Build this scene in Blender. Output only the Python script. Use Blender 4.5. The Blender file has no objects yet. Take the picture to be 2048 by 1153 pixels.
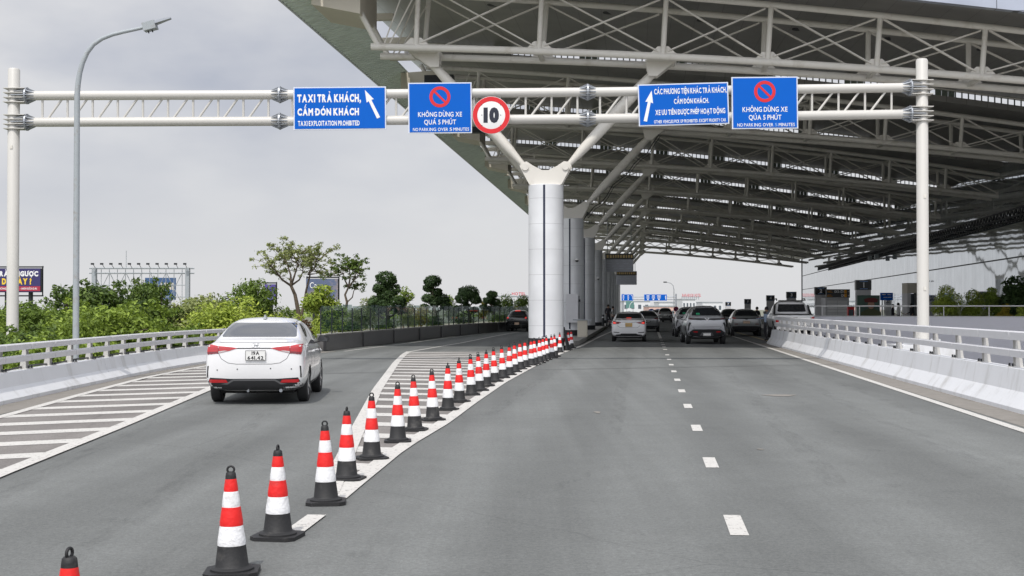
import bpy, bmesh, math, random
import numpy as np
from mathutils import Vector, Matrix
from mathutils.bvhtree import BVHTree
R = math.radians
SC = bpy.context.scene
COL = SC.collection
random.seed(11)

# ------------------------------------------------------------------ camera
F, HC, CX, CY = 2600.0, 1.65, 1024.0, 576.5
PITCH = math.atan((617 - CY) / F)
cam_d = bpy.data.cameras.new("camera")
cam = bpy.data.objects.new("camera", cam_d)
COL.objects.link(cam)
cam.location = (0, 0, HC)
cam.rotation_euler = (R(90) + PITCH, 0, 0)
cam_d.sensor_width = 36
cam_d.lens = F / 2048 * 36
cam_d.clip_start = 0.1
cam_d.clip_end = 6000
SC.camera = cam

# ------------------------------------------------------------------ light
CLOUD = (8.5, 4.5, 1.85)
SUN_EL, SUN_AZ = R(57), R(-166)          # azimuth measured from +Y towards +X: behind the camera, a little left
w = bpy.data.worlds.new("World"); SC.world = w; w.use_nodes = True
nt = w.node_tree; nt.nodes.clear()
def wn(t, **k):
    n = nt.nodes.new(t)
    for a, b in k.items(): setattr(n, a, b)
    return n
out = wn('ShaderNodeOutputWorld')
sky = wn('ShaderNodeTexSky', sky_type='NISHITA', sun_disc=False, sun_elevation=SUN_EL, sun_rotation=SUN_AZ % (2 * math.pi))
bg1 = wn('ShaderNodeBackground'); bg1.inputs[1].default_value = 0.08
bg2 = wn('ShaderNodeBackground'); bg2.inputs[1].default_value = 1.0
tc = wn('ShaderNodeTexCoord')
mp = wn('ShaderNodeMapping'); mp.inputs['Scale'].default_value = (1, 1, 2.2); mp.inputs['Location'].default_value = CLOUD
no = wn('ShaderNodeTexNoise'); no.inputs['Scale'].default_value = 6.0; no.inputs['Detail'].default_value = 5; no.inputs['Roughness'].default_value = .5
no2 = wn('ShaderNodeTexNoise'); no2.inputs['Scale'].default_value = 2.2; no2.inputs['Detail'].default_value = 3
sep = wn('ShaderNodeSeparateXYZ')
rmp = wn('ShaderNodeMapRange'); rmp.inputs['From Min'].default_value = 0.02; rmp.inputs['From Max'].default_value = 0.165
ramp = wn('ShaderNodeValToRGB')
e = ramp.color_ramp.elements
e[0].position = .39; e[0].color = (.45, .475, .55, 1)
e[1].position = .57; e[1].color = (.685, .688, .71, 1)
hor = wn('ShaderNodeRGB'); hor.outputs[0].default_value = (.685, .687, .705, 1)
mx = wn('ShaderNodeMix', data_type='RGBA')
L = nt.links.new
L(tc.outputs['Generated'], mp.inputs['Vector']); L(mp.outputs[0], no.inputs['Vector']); L(mp.outputs[0], no2.inputs['Vector'])
L(tc.outputs['Generated'], sep.inputs[0]); L(sep.outputs['Z'], rmp.inputs['Value'])
addn = wn('ShaderNodeMath', operation='ADD'); mul = wn('ShaderNodeMath', operation='MULTIPLY'); mul.inputs[1].default_value = .5
L(no.outputs['Fac'], addn.inputs[0]); L(no2.outputs['Fac'], addn.inputs[1]); L(addn.outputs[0], mul.inputs[0])
L(mul.outputs[0], ramp.inputs['Fac'])
L(rmp.outputs[0], mx.inputs['Factor']); L(hor.outputs[0], mx.inputs[6]); L(ramp.outputs['Color'], mx.inputs[7])
# hazy glow round the sun, behind the camera
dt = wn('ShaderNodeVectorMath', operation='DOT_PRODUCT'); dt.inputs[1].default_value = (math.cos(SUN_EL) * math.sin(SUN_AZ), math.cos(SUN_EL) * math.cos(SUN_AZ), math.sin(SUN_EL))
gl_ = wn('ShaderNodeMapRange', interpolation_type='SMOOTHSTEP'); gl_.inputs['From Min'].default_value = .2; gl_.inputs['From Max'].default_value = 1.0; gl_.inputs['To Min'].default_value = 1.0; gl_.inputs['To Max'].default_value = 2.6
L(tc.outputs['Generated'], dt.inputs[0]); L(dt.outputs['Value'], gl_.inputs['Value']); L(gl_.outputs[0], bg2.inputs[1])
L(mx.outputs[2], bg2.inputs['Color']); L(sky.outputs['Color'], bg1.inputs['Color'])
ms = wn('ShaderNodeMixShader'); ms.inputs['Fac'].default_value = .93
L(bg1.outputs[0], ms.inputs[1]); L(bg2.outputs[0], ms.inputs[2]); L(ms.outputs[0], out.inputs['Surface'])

sd = bpy.data.lights.new("sun", 'SUN'); sd.energy = 2.5; sd.angle = R(.6); sd.color = (1, .955, .89)
so = bpy.data.objects.new("sun", sd); COL.objects.link(so)
sdir = Vector((math.cos(SUN_EL) * math.sin(SUN_AZ), math.cos(SUN_EL) * math.cos(SUN_AZ), math.sin(SUN_EL)))
so.rotation_euler = sdir.to_track_quat('Z', 'Y').to_euler()
so.location = sdir * 100

SC.view_settings.view_transform = 'Standard'; SC.view_settings.look = 'None'
SC.view_settings.exposure = 0.1; SC.view_settings.gamma = 1; SC.view_settings.use_curve_mapping = False
SC.cycles.max_bounces = 8; SC.cycles.diffuse_bounces = 4; SC.cycles.transparent_max_bounces = 12
SC.cycles.use_denoising = True

# ------------------------------------------------------------------ measuring helpers
def U(px, py, Y):
    """point at depth Y seen at photo pixel (px, py)"""
    a, b = px - CX, py - CY
    dy = F * math.cos(PITCH) + b * math.sin(PITCH)
    dz = -b * math.cos(PITCH) + F * math.sin(PITCH)
    return Vector((a * Y / dy, Y, HC + dz * Y / dy))
def G(px, py, z=0.0):
    p = U(px, py, 1.0)
    t = (z - HC) / (p.z - HC)
    return Vector((p.x * t, t, z))
def interp(tab, v):
    if v <= tab[0][0]: i = 0
    elif v >= tab[-1][0]: i = len(tab) - 2
    else: i = next(k for k in range(len(tab) - 1) if tab[k][0] <= v <= tab[k + 1][0])
    (a, x), (b, y) = tab[i], tab[i + 1]
    return x + (y - x) * (v - a) / (b - a)

# ------------------------------------------------------------------ objects
def tag(o, label=None, cat=None, group=None, kind=None):
    if label: o['label'] = label
    if cat: o['category'] = cat
    if group: o['group'] = group
    if kind: o['kind'] = kind
    return o
def thing(name, label, cat, loc=(0, 0, 0), rz=0, group=None):
    o = bpy.data.objects.new(name, None); COL.objects.link(o)
    o.empty_display_size = .2
    o.location = loc; o.rotation_euler = (0, 0, rz)
    return tag(o, label, cat, group)
def copy_tree(o, parent=None):
    c = o.copy(); COL.objects.link(c); c.parent = parent
    for ch in list(o.children): copy_tree(ch, c)
    return c

class MB:
    def __init__(s): s.bm = bmesh.new(); s.mi = 0
    def face(s, vs):
        try:
            f = s.bm.faces.new(vs); f.material_index = s.mi; return f
        except ValueError: return None
    def poly(s, pts): return s.face([s.bm.verts.new(p) for p in pts])
    def hexa(s, b, t):
        vb = [s.bm.verts.new(p) for p in b]; vt = [s.bm.verts.new(p) for p in t]; n = len(vb)
        s.face(vb[::-1]); s.face(vt)
        for i in range(n): s.face([vb[i], vb[(i + 1) % n], vt[(i + 1) % n], vt[i]])
        return s
    def box(s, c, sz, M=None):
        x, y, z = c; a, b, h = sz[0] / 2, sz[1] / 2, sz[2] / 2
        q = [(-a, -b), (a, -b), (a, b), (-a, b)]
        B = [Vector((x + u, y + v, z - h)) for u, v in q]; T = [Vector((x + u, y + v, z + h)) for u, v in q]
        if M is not None: B = [M @ p for p in B]; T = [M @ p for p in T]
        return s.hexa(B, T)
    def prism(s, pts, fn, t0, t1):
        return s.hexa([fn(u, v, t0) for u, v in pts], [fn(u, v, t1) for u, v in pts])
    def cyl(s, p0, p1, r0, r1=None, n=10, caps=True):
        return s.tube([p0, p1], [r0, r0 if r1 is None else r1], n, caps)
    def tube(s, pts, rad, n=8, caps=True):
        pts = [Vector(p) for p in pts]
        if not hasattr(rad, '__len__'): rad = [rad] * len(pts)
        rings = []; ref = None
        for i, p in enumerate(pts):
            d = (pts[min(i + 1, len(pts) - 1)] - pts[max(i - 1, 0)]).normalized()
            if ref is None:
                ref = d.orthogonal().normalized() if abs(d.z) > .95 else Vector((0, 0, 1))
            a = (ref - d * ref.dot(d)).normalized(); b = d.cross(a); ref = a
            rings.append([s.bm.verts.new(p + (a * math.cos(k * 2 * math.pi / n) + b * math.sin(k * 2 * math.pi / n)) * rad[i]) for k in range(n)])
        for A, B in zip(rings, rings[1:]):
            for k in range(n): s.face([A[k], A[(k + 1) % n], B[(k + 1) % n], B[k]])
        if caps: s.face(rings[0][::-1]); s.face(rings[-1])
        return s
    def lathe(s, prof, n=24, M=None, mis=None, close=True):
        M = M or Matrix()
        rings = []
        for r, z in prof:
            rings.append([s.bm.verts.new(M @ Vector((r * math.cos(k * 2 * math.pi / n), r * math.sin(k * 2 * math.pi / n), z))) for k in range(n)])
        for i, (A, B) in enumerate(zip(rings, rings[1:])):
            if mis: s.mi = mis[i]
            for k in range(n): s.face([A[k], A[(k + 1) % n], B[(k + 1) % n], B[k]])
        if close: s.face(rings[0][::-1]); s.face(rings[-1])
        return s
    def sweep(s, prof, path, caps=True):
        """prof: (offset to the left of travel, z); path: list of (x, y[, z])"""
        P = [Vector((p[0], p[1], p[2] if len(p) > 2 else 0)) for p in path]; rings = []
        for i, p in enumerate(P):
            d1 = (P[i] - P[i - 1]) if i else (P[1] - P[0]); d2 = (P[i + 1] - P[i]) if i < len(P) - 1 else d1
            d1 = Vector((d1.x, d1.y, 0)).normalized(); d2 = Vector((d2.x, d2.y, 0)).normalized()
            t = (d1 + d2).normalized(); nrm = Vector((-t.y, t.x, 0)) / max(.3, t.dot(d1))
            rings.append([s.bm.verts.new(p + nrm * o + Vector((0, 0, z))) for o, z in prof])
        n = len(prof)
        for A, B in zip(rings, rings[1:]):
            for k in range(n): s.face([A[k], A[(k + 1) % n], B[(k + 1) % n], B[k]])
        if caps: s.face(rings[0][::-1]); s.face(rings[-1])
        return s
    def build(s, name, mats, parent=None, smooth=None, bevel=0, M=None):
        if bevel:
            try: bmesh.ops.bevel(s.bm, geom=[e for e in s.bm.edges if len(e.link_faces) == 2 and e.calc_face_angle(0) > .5], offset=bevel, segments=2, affect='EDGES', clamp_overlap=True)
            except Exception: pass
        if M is not None: bmesh.ops.transform(s.bm, matrix=M, verts=s.bm.verts)
        bmesh.ops.recalc_face_normals(s.bm, faces=s.bm.faces)
        me = bpy.data.meshes.new(name); s.bm.to_mesh(me); s.bm.free()
        if not isinstance(mats, (list, tuple)): mats = [mats]
        for m in mats: me.materials.append(m)
        o = bpy.data.objects.new(name, me); COL.objects.link(o); o.parent = parent
        if smooth is not None:
            me.shade_smooth(); me.set_sharp_from_angle(angle=R(smooth))
        return o
def struct(name, mb, m, kind='structure', **k):
    return tag(mb.build(name, m, **k), kind=kind)

_gl = {}
def glyph(ch, bold):
    """one letter as (verts, faces, x0, x1): flat fill thickened outwards by a bevel"""
    if (ch, bold) not in _gl:
        cu = bpy.data.curves.new("t", 'FONT'); cu.body = ch; cu.size = 1; cu.bevel_depth = bold; cu.bevel_resolution = 0; cu.resolution_u = 3
        o = bpy.data.objects.new("t", cu); COL.objects.link(o)
        dg = bpy.context.evaluated_depsgraph_get(); dg.update()
        me = bpy.data.meshes.new_from_object(o.evaluated_get(dg))
        bpy.data.objects.remove(o); bpy.data.curves.remove(cu)
        V = [v.co.copy() for v in me.vertices]; Fc = [tuple(p.vertices) for p in me.polygons]; bpy.data.meshes.remove(me)
        _gl[(ch, bold)] = (V, Fc, min(v.x for v in V), max(v.x for v in V), min(v.y for v in V), max(v.y for v in V))
    return _gl[(ch, bold)]
import unicodedata
def text(txt, width, cap, name, m, parent, at=(0, 0, 0), bold=.03, align='c', extrude=.006, gap=.09, M=None, mb=None):
    """raised lettering in the XZ plane facing -Y; fitted to a width and a capital height"""
    own = mb is None; mb = mb or MB()
    hg = glyph('H', bold); H = hg[5] - hg[4]
    cur = 0; items = []
    for ch in txt:
        if ch == ' ': cur += .26; continue
        D = ch in 'Đđ'; marks = ()
        if not D:
            dec = unicodedata.normalize('NFD', ch); ch, marks = dec[0], dec[1:]
        else: ch = 'D'
        g = glyph(ch, bold); items.append((g, cur - g[2], marks, D, cur, cur + g[3] - g[2])); cur += g[3] - g[2] + gap
    tot = cur - gap; sx = width / tot if width else cap / H; sz = cap / H
    xo = tot / 2 if align == 'c' else 0
    zb = hg[4]
    t = bold if bold > 0 else .01
    def P(x, y, z): return Vector((at[0] + (x - xo) * sx, at[1] - z * extrude, at[2] + (y - zb) * sz))
    def bar(pts, k=0.0):
        mb.prism(pts, lambda u, v, q: P(u, v, q), .05 + k, .95 + k)
    for g, dx, marks, D, xa, xb in items:
        vs = [mb.bm.verts.new(P(v.x + dx, v.y, .5 + .5 * v.z / t)) for v in g[0]]
        for f in g[1]: mb.face([vs[i] for i in f])
        c = (xa + xb) / 2; top = hg[5] + .07; s = .085
        if D: bar([(xa - .09, .31), (xa + .24, .31), (xa + .24, .41), (xa - .09, .41)], .25)
        stack = top
        for mk in marks:
            o = ord(mk)
            if o == 0x302:
                bar([(c - .2, stack), (c - .1, stack), (c, stack + .09), (c + .1, stack), (c + .2, stack), (c + .05, stack + .17), (c - .05, stack + .17)]); stack += .19
            elif o == 0x301: bar([(c - .05, stack), (c + .05, stack), (c + .2, stack + .19), (c + .06, stack + .19)]); stack += .2
            elif o == 0x300: bar([(c - .05, stack), (c + .05, stack), (c - .06, stack + .19), (c - .2, stack + .19)]); stack += .2
            elif o == 0x309: bar([(c - .03, stack), (c + .06, stack), (c + .06, stack + .07), (c + .13, stack + .12), (c + .1, stack + .22), (c - .1, stack + .22), (c - .1, stack + .15), (c + .03, stack + .15), (c + .03, stack + .12), (c - .03, stack + .08)])
            elif o == 0x303: bar([(c - .2, stack), (c - .12, stack + .08), (c + .1, stack + .02), (c + .2, stack + .14), (c + .1, stack + .12), (c - .1, stack + .17)])
            elif o == 0x31b: bar([(xb - .08, hg[5] - .1), (xb + .04, hg[5] - .06), (xb + .13, hg[5] + .1), (xb + .03, hg[5] + .1), (xb - .02, hg[5] - .0), (xb - .1, hg[5] - .03)], .25)
            elif o == 0x323: bar([(c - s, -.2), (c + s, -.2), (c + s, -.07), (c - s, -.07)])
    if own: return mb.build(name, m, parent, M=M)

# ------------------------------------------------------------------ materials
def newmat(name):
    m = bpy.data.materials.new(name); m.use_nodes = True
    n = m.node_tree.nodes; return m, n, m.node_tree.links.new, n['Principled BSDF']
def pm(name, col, rough=.5, var=.12, scale=3, bump=0, bscale=60, metal=0, coat=0, emit=0, dirt=None, dscale=1.2, dmin=.55, dmax=.75, stretch=None, spec=None, rnd=False):
    m, n, l, b = newmat(name)
    b.inputs['Roughness'].default_value = rough; b.inputs['Metallic'].default_value = metal
    b.inputs['Coat Weight'].default_value = coat; b.inputs['Coat Roughness'].default_value = .05
    if spec is not None: b.inputs['Specular IOR Level'].default_value = spec
    tc = n.new('ShaderNodeTexCoord'); src = tc.outputs['Object']
    if stretch:
        mp = n.new('ShaderNodeMapping'); mp.inputs['Scale'].default_value = stretch; l(src, mp.inputs[0]); src = mp.outputs[0]
    no = n.new('ShaderNodeTexNoise'); no.inputs['Scale'].default_value = scale; no.inputs['Detail'].default_value = 6
    l(src, no.inputs['Vector'])
    mx = n.new('ShaderNodeMix'); mx.data_type = 'RGBA'
    mx.inputs[6].default_value = tuple(c * (1 - var) for c in col) + (1,); mx.inputs[7].default_value = tuple(min(1, c * (1 + var)) for c in col) + (1,)
    l(no.outputs['Fac'], mx.inputs['Factor']); res = mx.outputs[2]
    if dirt:
        n2 = n.new('ShaderNodeTexNoise'); n2.inputs['Scale'].default_value = dscale; n2.inputs['Detail'].default_value = 8; n2.inputs['Roughness'].default_value = .65
        l(src, n2.inputs['Vector'])
        if rnd:
            n2.noise_dimensions = '4D'; oi = n.new('ShaderNodeObjectInfo'); mw = n.new('ShaderNodeMath'); mw.operation = 'MULTIPLY'; mw.inputs[1].default_value = 60; l(oi.outputs['Random'], mw.inputs[0]); l(mw.outputs[0], n2.inputs['W'])
        mr = n.new('ShaderNodeMapRange'); mr.inputs['From Min'].default_value = dmin; mr.inputs['From Max'].default_value = dmax; l(n2.outputs['Fac'], mr.inputs['Value'])
        m2 = n.new('ShaderNodeMix'); m2.data_type = 'RGBA'; m2.inputs[7].default_value = tuple(dirt) + (1,)
        l(mr.outputs[0], m2.inputs['Factor']); l(res, m2.inputs[6]); res = m2.outputs[2]
    l(res, b.inputs['Base Color'])
    if emit: l(res, b.inputs['Emission Color']); b.inputs['Emission Strength'].default_value = emit
    if bump:
        nb = n.new('ShaderNodeTexNoise'); nb.inputs['Scale'].default_value = bscale; nb.inputs['Detail'].default_value = 4; l(src, nb.inputs['Vector'])
        bp = n.new('ShaderNodeBump'); bp.inputs['Strength'].default_value = bump; bp.inputs['Distance'].default_value = .02
        l(nb.outputs['Fac'], bp.inputs['Height']); l(bp.outputs[0], b.inputs['Normal'])
    return m

def asphalt_mat(name, col):
    m, n, l, b = newmat(name)
    b.inputs['Roughness'].default_value = .82; b.inputs['Specular IOR Level'].default_value = .35
    tc = n.new('ShaderNodeTexCoord'); src = tc.outputs['Object']
    def noise(sc, det, rough=.5, st=None):
        x = n.new('ShaderNodeTexNoise'); x.inputs['Scale'].default_value = sc; x.inputs['Detail'].default_value = det; x.inputs['Roughness'].default_value = rough
        if st:
            mp = n.new('ShaderNodeMapping'); mp.inputs['Scale'].default_value = st; mp.inputs['Rotation'].default_value = (0, 0, R(5.5)); l(src, mp.inputs[0]); l(mp.outputs[0], x.inputs['Vector'])
        else: l(src, x.inputs['Vector'])
        return x.outputs['Fac']
    def rng(v, a, b2, c, d):
        r = n.new('ShaderNodeMapRange'); r.inputs['From Min'].default_value = a; r.inputs['From Max'].default_value = b2; r.inputs['To Min'].default_value = c; r.inputs['To Max'].default_value = d; l(v, r.inputs['Value']); return r.outputs[0]
    def mulv(a, b2):
        x = n.new('ShaderNodeMath'); x.operation = 'MULTIPLY'; l(a, x.inputs[0]); l(b2, x.inputs[1]); return x.outputs[0]
    big = rng(noise(.22, 6, .6), .3, .7, .9, 1.09)
    mid = rng(noise(2.2, 6, .65), .3, .7, .93, 1.06)
    fine = rng(noise(70, 3, .7), .3, .7, .8, 1.22)
    trk = rng(noise(1.0, 5, .6, (1.7, .035, 1)), .38, .66, .9, 1.06)
    spots = rng(noise(9, 2, .5), .69, .76, 1.0, .82)
    chips = rng(noise(38, 2, .5), .74, .78, 1.0, 1.7)
    # wheel tracks that follow the lanes, and thin cracks
    mpw = n.new('ShaderNodeMapping'); mpw.inputs['Rotation'].default_value = (0, 0, R(6)); l(src, mpw.inputs[0])
    wv = n.new('ShaderNodeTexWave'); wv.wave_type = 'BANDS'; wv.bands_direction = 'X'; wv.inputs['Scale'].default_value = .165; wv.inputs['Distortion'].default_value = 1.2; wv.inputs['Detail'].default_value = 3; wv.inputs['Detail Scale'].default_value = .3; l(mpw.outputs[0], wv.inputs['Vector'])
    wheel_ = rng(wv.outputs['Fac'], .2, .9, 1.05, .88)
    vo = n.new('ShaderNodeTexVoronoi'); vo.feature = 'DISTANCE_TO_EDGE'; vo.inputs['Scale'].default_value = .11
    nd = n.new('ShaderNodeTexNoise'); nd.inputs['Scale'].default_value = .9; nd.inputs['Detail'].default_value = 6; l(src, nd.inputs['Vector'])
    va = n.new('ShaderNodeMix'); va.data_type = 'VECTOR'; va.inputs['Factor'].default_value = .2; l(src, va.inputs[4]); l(nd.outputs['Color'], va.inputs[5]); l(va.outputs[1], vo.inputs['Vector'])
    crack = rng(vo.outputs['Distance'], .0, .0018, .84, 1.0)
    grit = rng(noise(24, 5, .8), .35, .65, .80, 1.2)
    v = mulv(mulv(mulv(mulv(mulv(mulv(big, mid), mulv(fine, trk)), spots), chips), mulv(wheel_, crack)), grit)
    mx = n.new('ShaderNodeMix'); mx.data_type = 'RGBA'; mx.blend_type = 'MULTIPLY'; mx.inputs['Factor'].default_value = 1
    mx.inputs[6].default_value = tuple(col) + (1,); l(v, mx.inputs[7]); l(mx.outputs[2], b.inputs['Base Color'])
    bp = n.new('ShaderNodeBump'); bp.inputs['Strength'].default_value = .5; bp.inputs['Distance'].default_value = .006
    l(noise(110, 3, .7), bp.inputs['Height']); l(bp.outputs[0], b.inputs['Normal'])
    return m

def paint_mat(name, col, wear=.63):
    """road paint: worn through to the asphalt in places"""
    m, n, l, b = newmat(name); b.inputs['Roughness'].default_value = .7
    tc = n.new('ShaderNodeTexCoord')
    a = n.new('ShaderNodeTexNoise'); a.inputs['Scale'].default_value = 22; a.inputs['Detail'].default_value = 8; a.inputs['Roughness'].default_value = .7
    c = n.new('ShaderNodeTexNoise'); c.inputs['Scale'].default_value = 1.1; c.inputs['Detail'].default_value = 4
    l(tc.outputs['Object'], a.inputs['Vector']); l(tc.outputs['Object'], c.inputs['Vector'])
    mr = n.new('ShaderNodeMapRange'); mr.inputs['From Min'].default_value = wear; mr.inputs['From Max'].default_value = wear + .06; l(a.outputs['Fac'], mr.inputs['Value'])
    cm = n.new('ShaderNodeMix'); cm.data_type = 'RGBA'; cm.inputs[6].default_value = tuple(x * .84 for x in col) + (1,); cm.inputs[7].default_value = tuple(col) + (1,); l(c.outputs['Fac'], cm.inputs['Factor'])
    m2 = n.new('ShaderNodeMix'); m2.data_type = 'RGBA'; m2.inputs[7].default_value = (.22, .21, .2, 1); l(mr.outputs[0], m2.inputs['Factor']); l(cm.outputs[2], m2.inputs[6])
    l(m2.outputs[2], b.inputs['Base Color'])
    return m

def leaf_mat(name, dark, light, trans=.3):
    m, n, l, b = newmat(name)
    b.inputs['Roughness'].default_value = .5; b.inputs['Specular IOR Level'].default_value = .3
    g = n.new('ShaderNodeNewGeometry'); tc = n.new('ShaderNodeTexCoord'); oi = n.new('ShaderNodeObjectInfo')
    no = n.new('ShaderNodeTexNoise'); no.inputs['Scale'].default_value = .9; no.inputs['Detail'].default_value = 3; l(tc.outputs['Object'], no.inputs['Vector'])
    ad = n.new('ShaderNodeMath'); ad.operation = 'MULTIPLY_ADD'; ad.inputs[1].default_value = .55; l(g.outputs['Random Per Island'], ad.inputs[0]); l(no.outputs['Fac'], ad.inputs[2])
    sb = n.new('ShaderNodeMath'); sb.operation = 'MULTIPLY_ADD'; sb.inputs[1].default_value = .3; l(oi.outputs['Random'], sb.inputs[0]); l(ad.outputs[0], sb.inputs[2])
    mr = n.new('ShaderNodeMapRange'); mr.inputs['From Min'].default_value = .4; mr.inputs['From Max'].default_value = 1.25; l(sb.outputs[0], mr.inputs['Value'])
    mx = n.new('ShaderNodeMix'); mx.data_type = 'RGBA'; mx.inputs[6].default_value = tuple(dark) + (1,); mx.inputs[7].default_value = tuple(light) + (1,); l(mr.outputs[0], mx.inputs['Factor'])
    l(mx.outputs[2], b.inputs['Base Color'])
    tr = n.new('ShaderNodeBsdfTranslucent'); l(mx.outputs[2], tr.inputs['Color'])
    ms = n.new('ShaderNodeMixShader'); ms.inputs['Fac'].default_value = trans
    l(b.outputs[0], ms.inputs[1]); l(tr.outputs[0], ms.inputs[2]); l(ms.outputs[0], n['Material Output'].inputs['Surface'])
    return m

def glass_mat(name, tint, alpha=.5, rough=.02):
    """tinted pane: part see-through, part glossy"""
    m, n, l, b = newmat(name)
    b.inputs['Base Color'].default_value = tuple(tint) + (1,); b.inputs['Roughness'].default_value = rough
    no = n.new('ShaderNodeTexNoise'); no.inputs['Scale'].default_value = 2.0; tc = n.new('ShaderNodeTexCoord'); l(tc.outputs['Object'], no.inputs['Vector'])
    mr = n.new('ShaderNodeMapRange'); mr.inputs['To Min'].default_value = max(0, alpha - .12); mr.inputs['To Max'].default_value = min(1, alpha + .12); l(no.outputs['Fac'], mr.inputs['Value'])
    t = n.new('ShaderNodeBsdfTransparent'); t.inputs['Color'].default_value = (.86, .93, .91, 1)
    ms = n.new('ShaderNodeMixShader'); l(mr.outputs[0], ms.inputs['Fac']); l(t.outputs[0], ms.inputs[1]); l(b.outputs[0], ms.inputs[2]); l(ms.outputs[0], n['Material Output'].inputs['Surface'])
    return m

def panel_mat(name, col, w, h, rough=.35, metal=0, seam=.5, axes='xy', mort=.012, wav=0, var=.06):
    """sheet cladding with thin joints; joints run along the two named object axes"""
    m, n, l, b = newmat(name); b.inputs['Roughness'].default_value = rough; b.inputs['Metallic'].default_value = metal
    tc = n.new('ShaderNodeTexCoord'); sp = n.new('ShaderNodeSeparateXYZ'); l(tc.outputs['Object'], sp.inputs[0])
    cb = n.new('ShaderNodeCombineXYZ'); l(sp.outputs[axes[0].upper()], cb.inputs[0]); l(sp.outputs[axes[1].upper()], cb.inputs[1])
    br = n.new('ShaderNodeTexBrick'); br.offset = 0; br.inputs['Scale'].default_value = 1; br.inputs['Brick Width'].default_value = w; br.inputs['Row Height'].default_value = h
    br.inputs['Mortar Size'].default_value = mort; br.inputs['Mortar Smooth'].default_value = 0; br.inputs['Bias'].default_value = 0
    br.inputs['Color1'].default_value = tuple(c * (1 - var) for c in col) + (1,); br.inputs['Color2'].default_value = tuple(min(1, c * (1 + var)) for c in col) + (1,); br.inputs['Mortar'].default_value = tuple(c * seam for c in col) + (1,)
    l(cb.outputs[0], br.inputs['Vector'])
    no = n.new('ShaderNodeTexNoise'); no.inputs['Scale'].default_value = .7; no.inputs['Detail'].default_value = 6; l(tc.outputs['Object'], no.inputs['Vector'])
    mr = n.new('ShaderNodeMapRange'); mr.inputs['From Min'].default_value = .3; mr.inputs['From Max'].default_value = .7; mr.inputs['To Min'].default_value = .88; mr.inputs['To Max'].default_value = 1.08; l(no.outputs['Fac'], mr.inputs['Value'])
    mx = n.new('ShaderNodeMix'); mx.data_type = 'RGBA'; mx.blend_type = 'MULTIPLY'; mx.inputs['Factor'].default_value = 1; l(br.outputs['Color'], mx.inputs[6]); l(mr.outputs[0], mx.inputs[7]); l(mx.outputs[2], b.inputs['Base Color'])
    if wav:
        nb = n.new('ShaderNodeTexNoise'); nb.inputs['Scale'].default_value = .45; nb.inputs['Detail'].default_value = 1; l(tc.outputs['Object'], nb.inputs['Vector'])
        bp = n.new('ShaderNodeBump'); bp.inputs['Strength'].default_value = 1; bp.inputs['Distance'].default_value = wav; l(nb.outputs['Fac'], bp.inputs['Height']); l(bp.outputs[0], b.inputs['Normal'])
    return m

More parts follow.
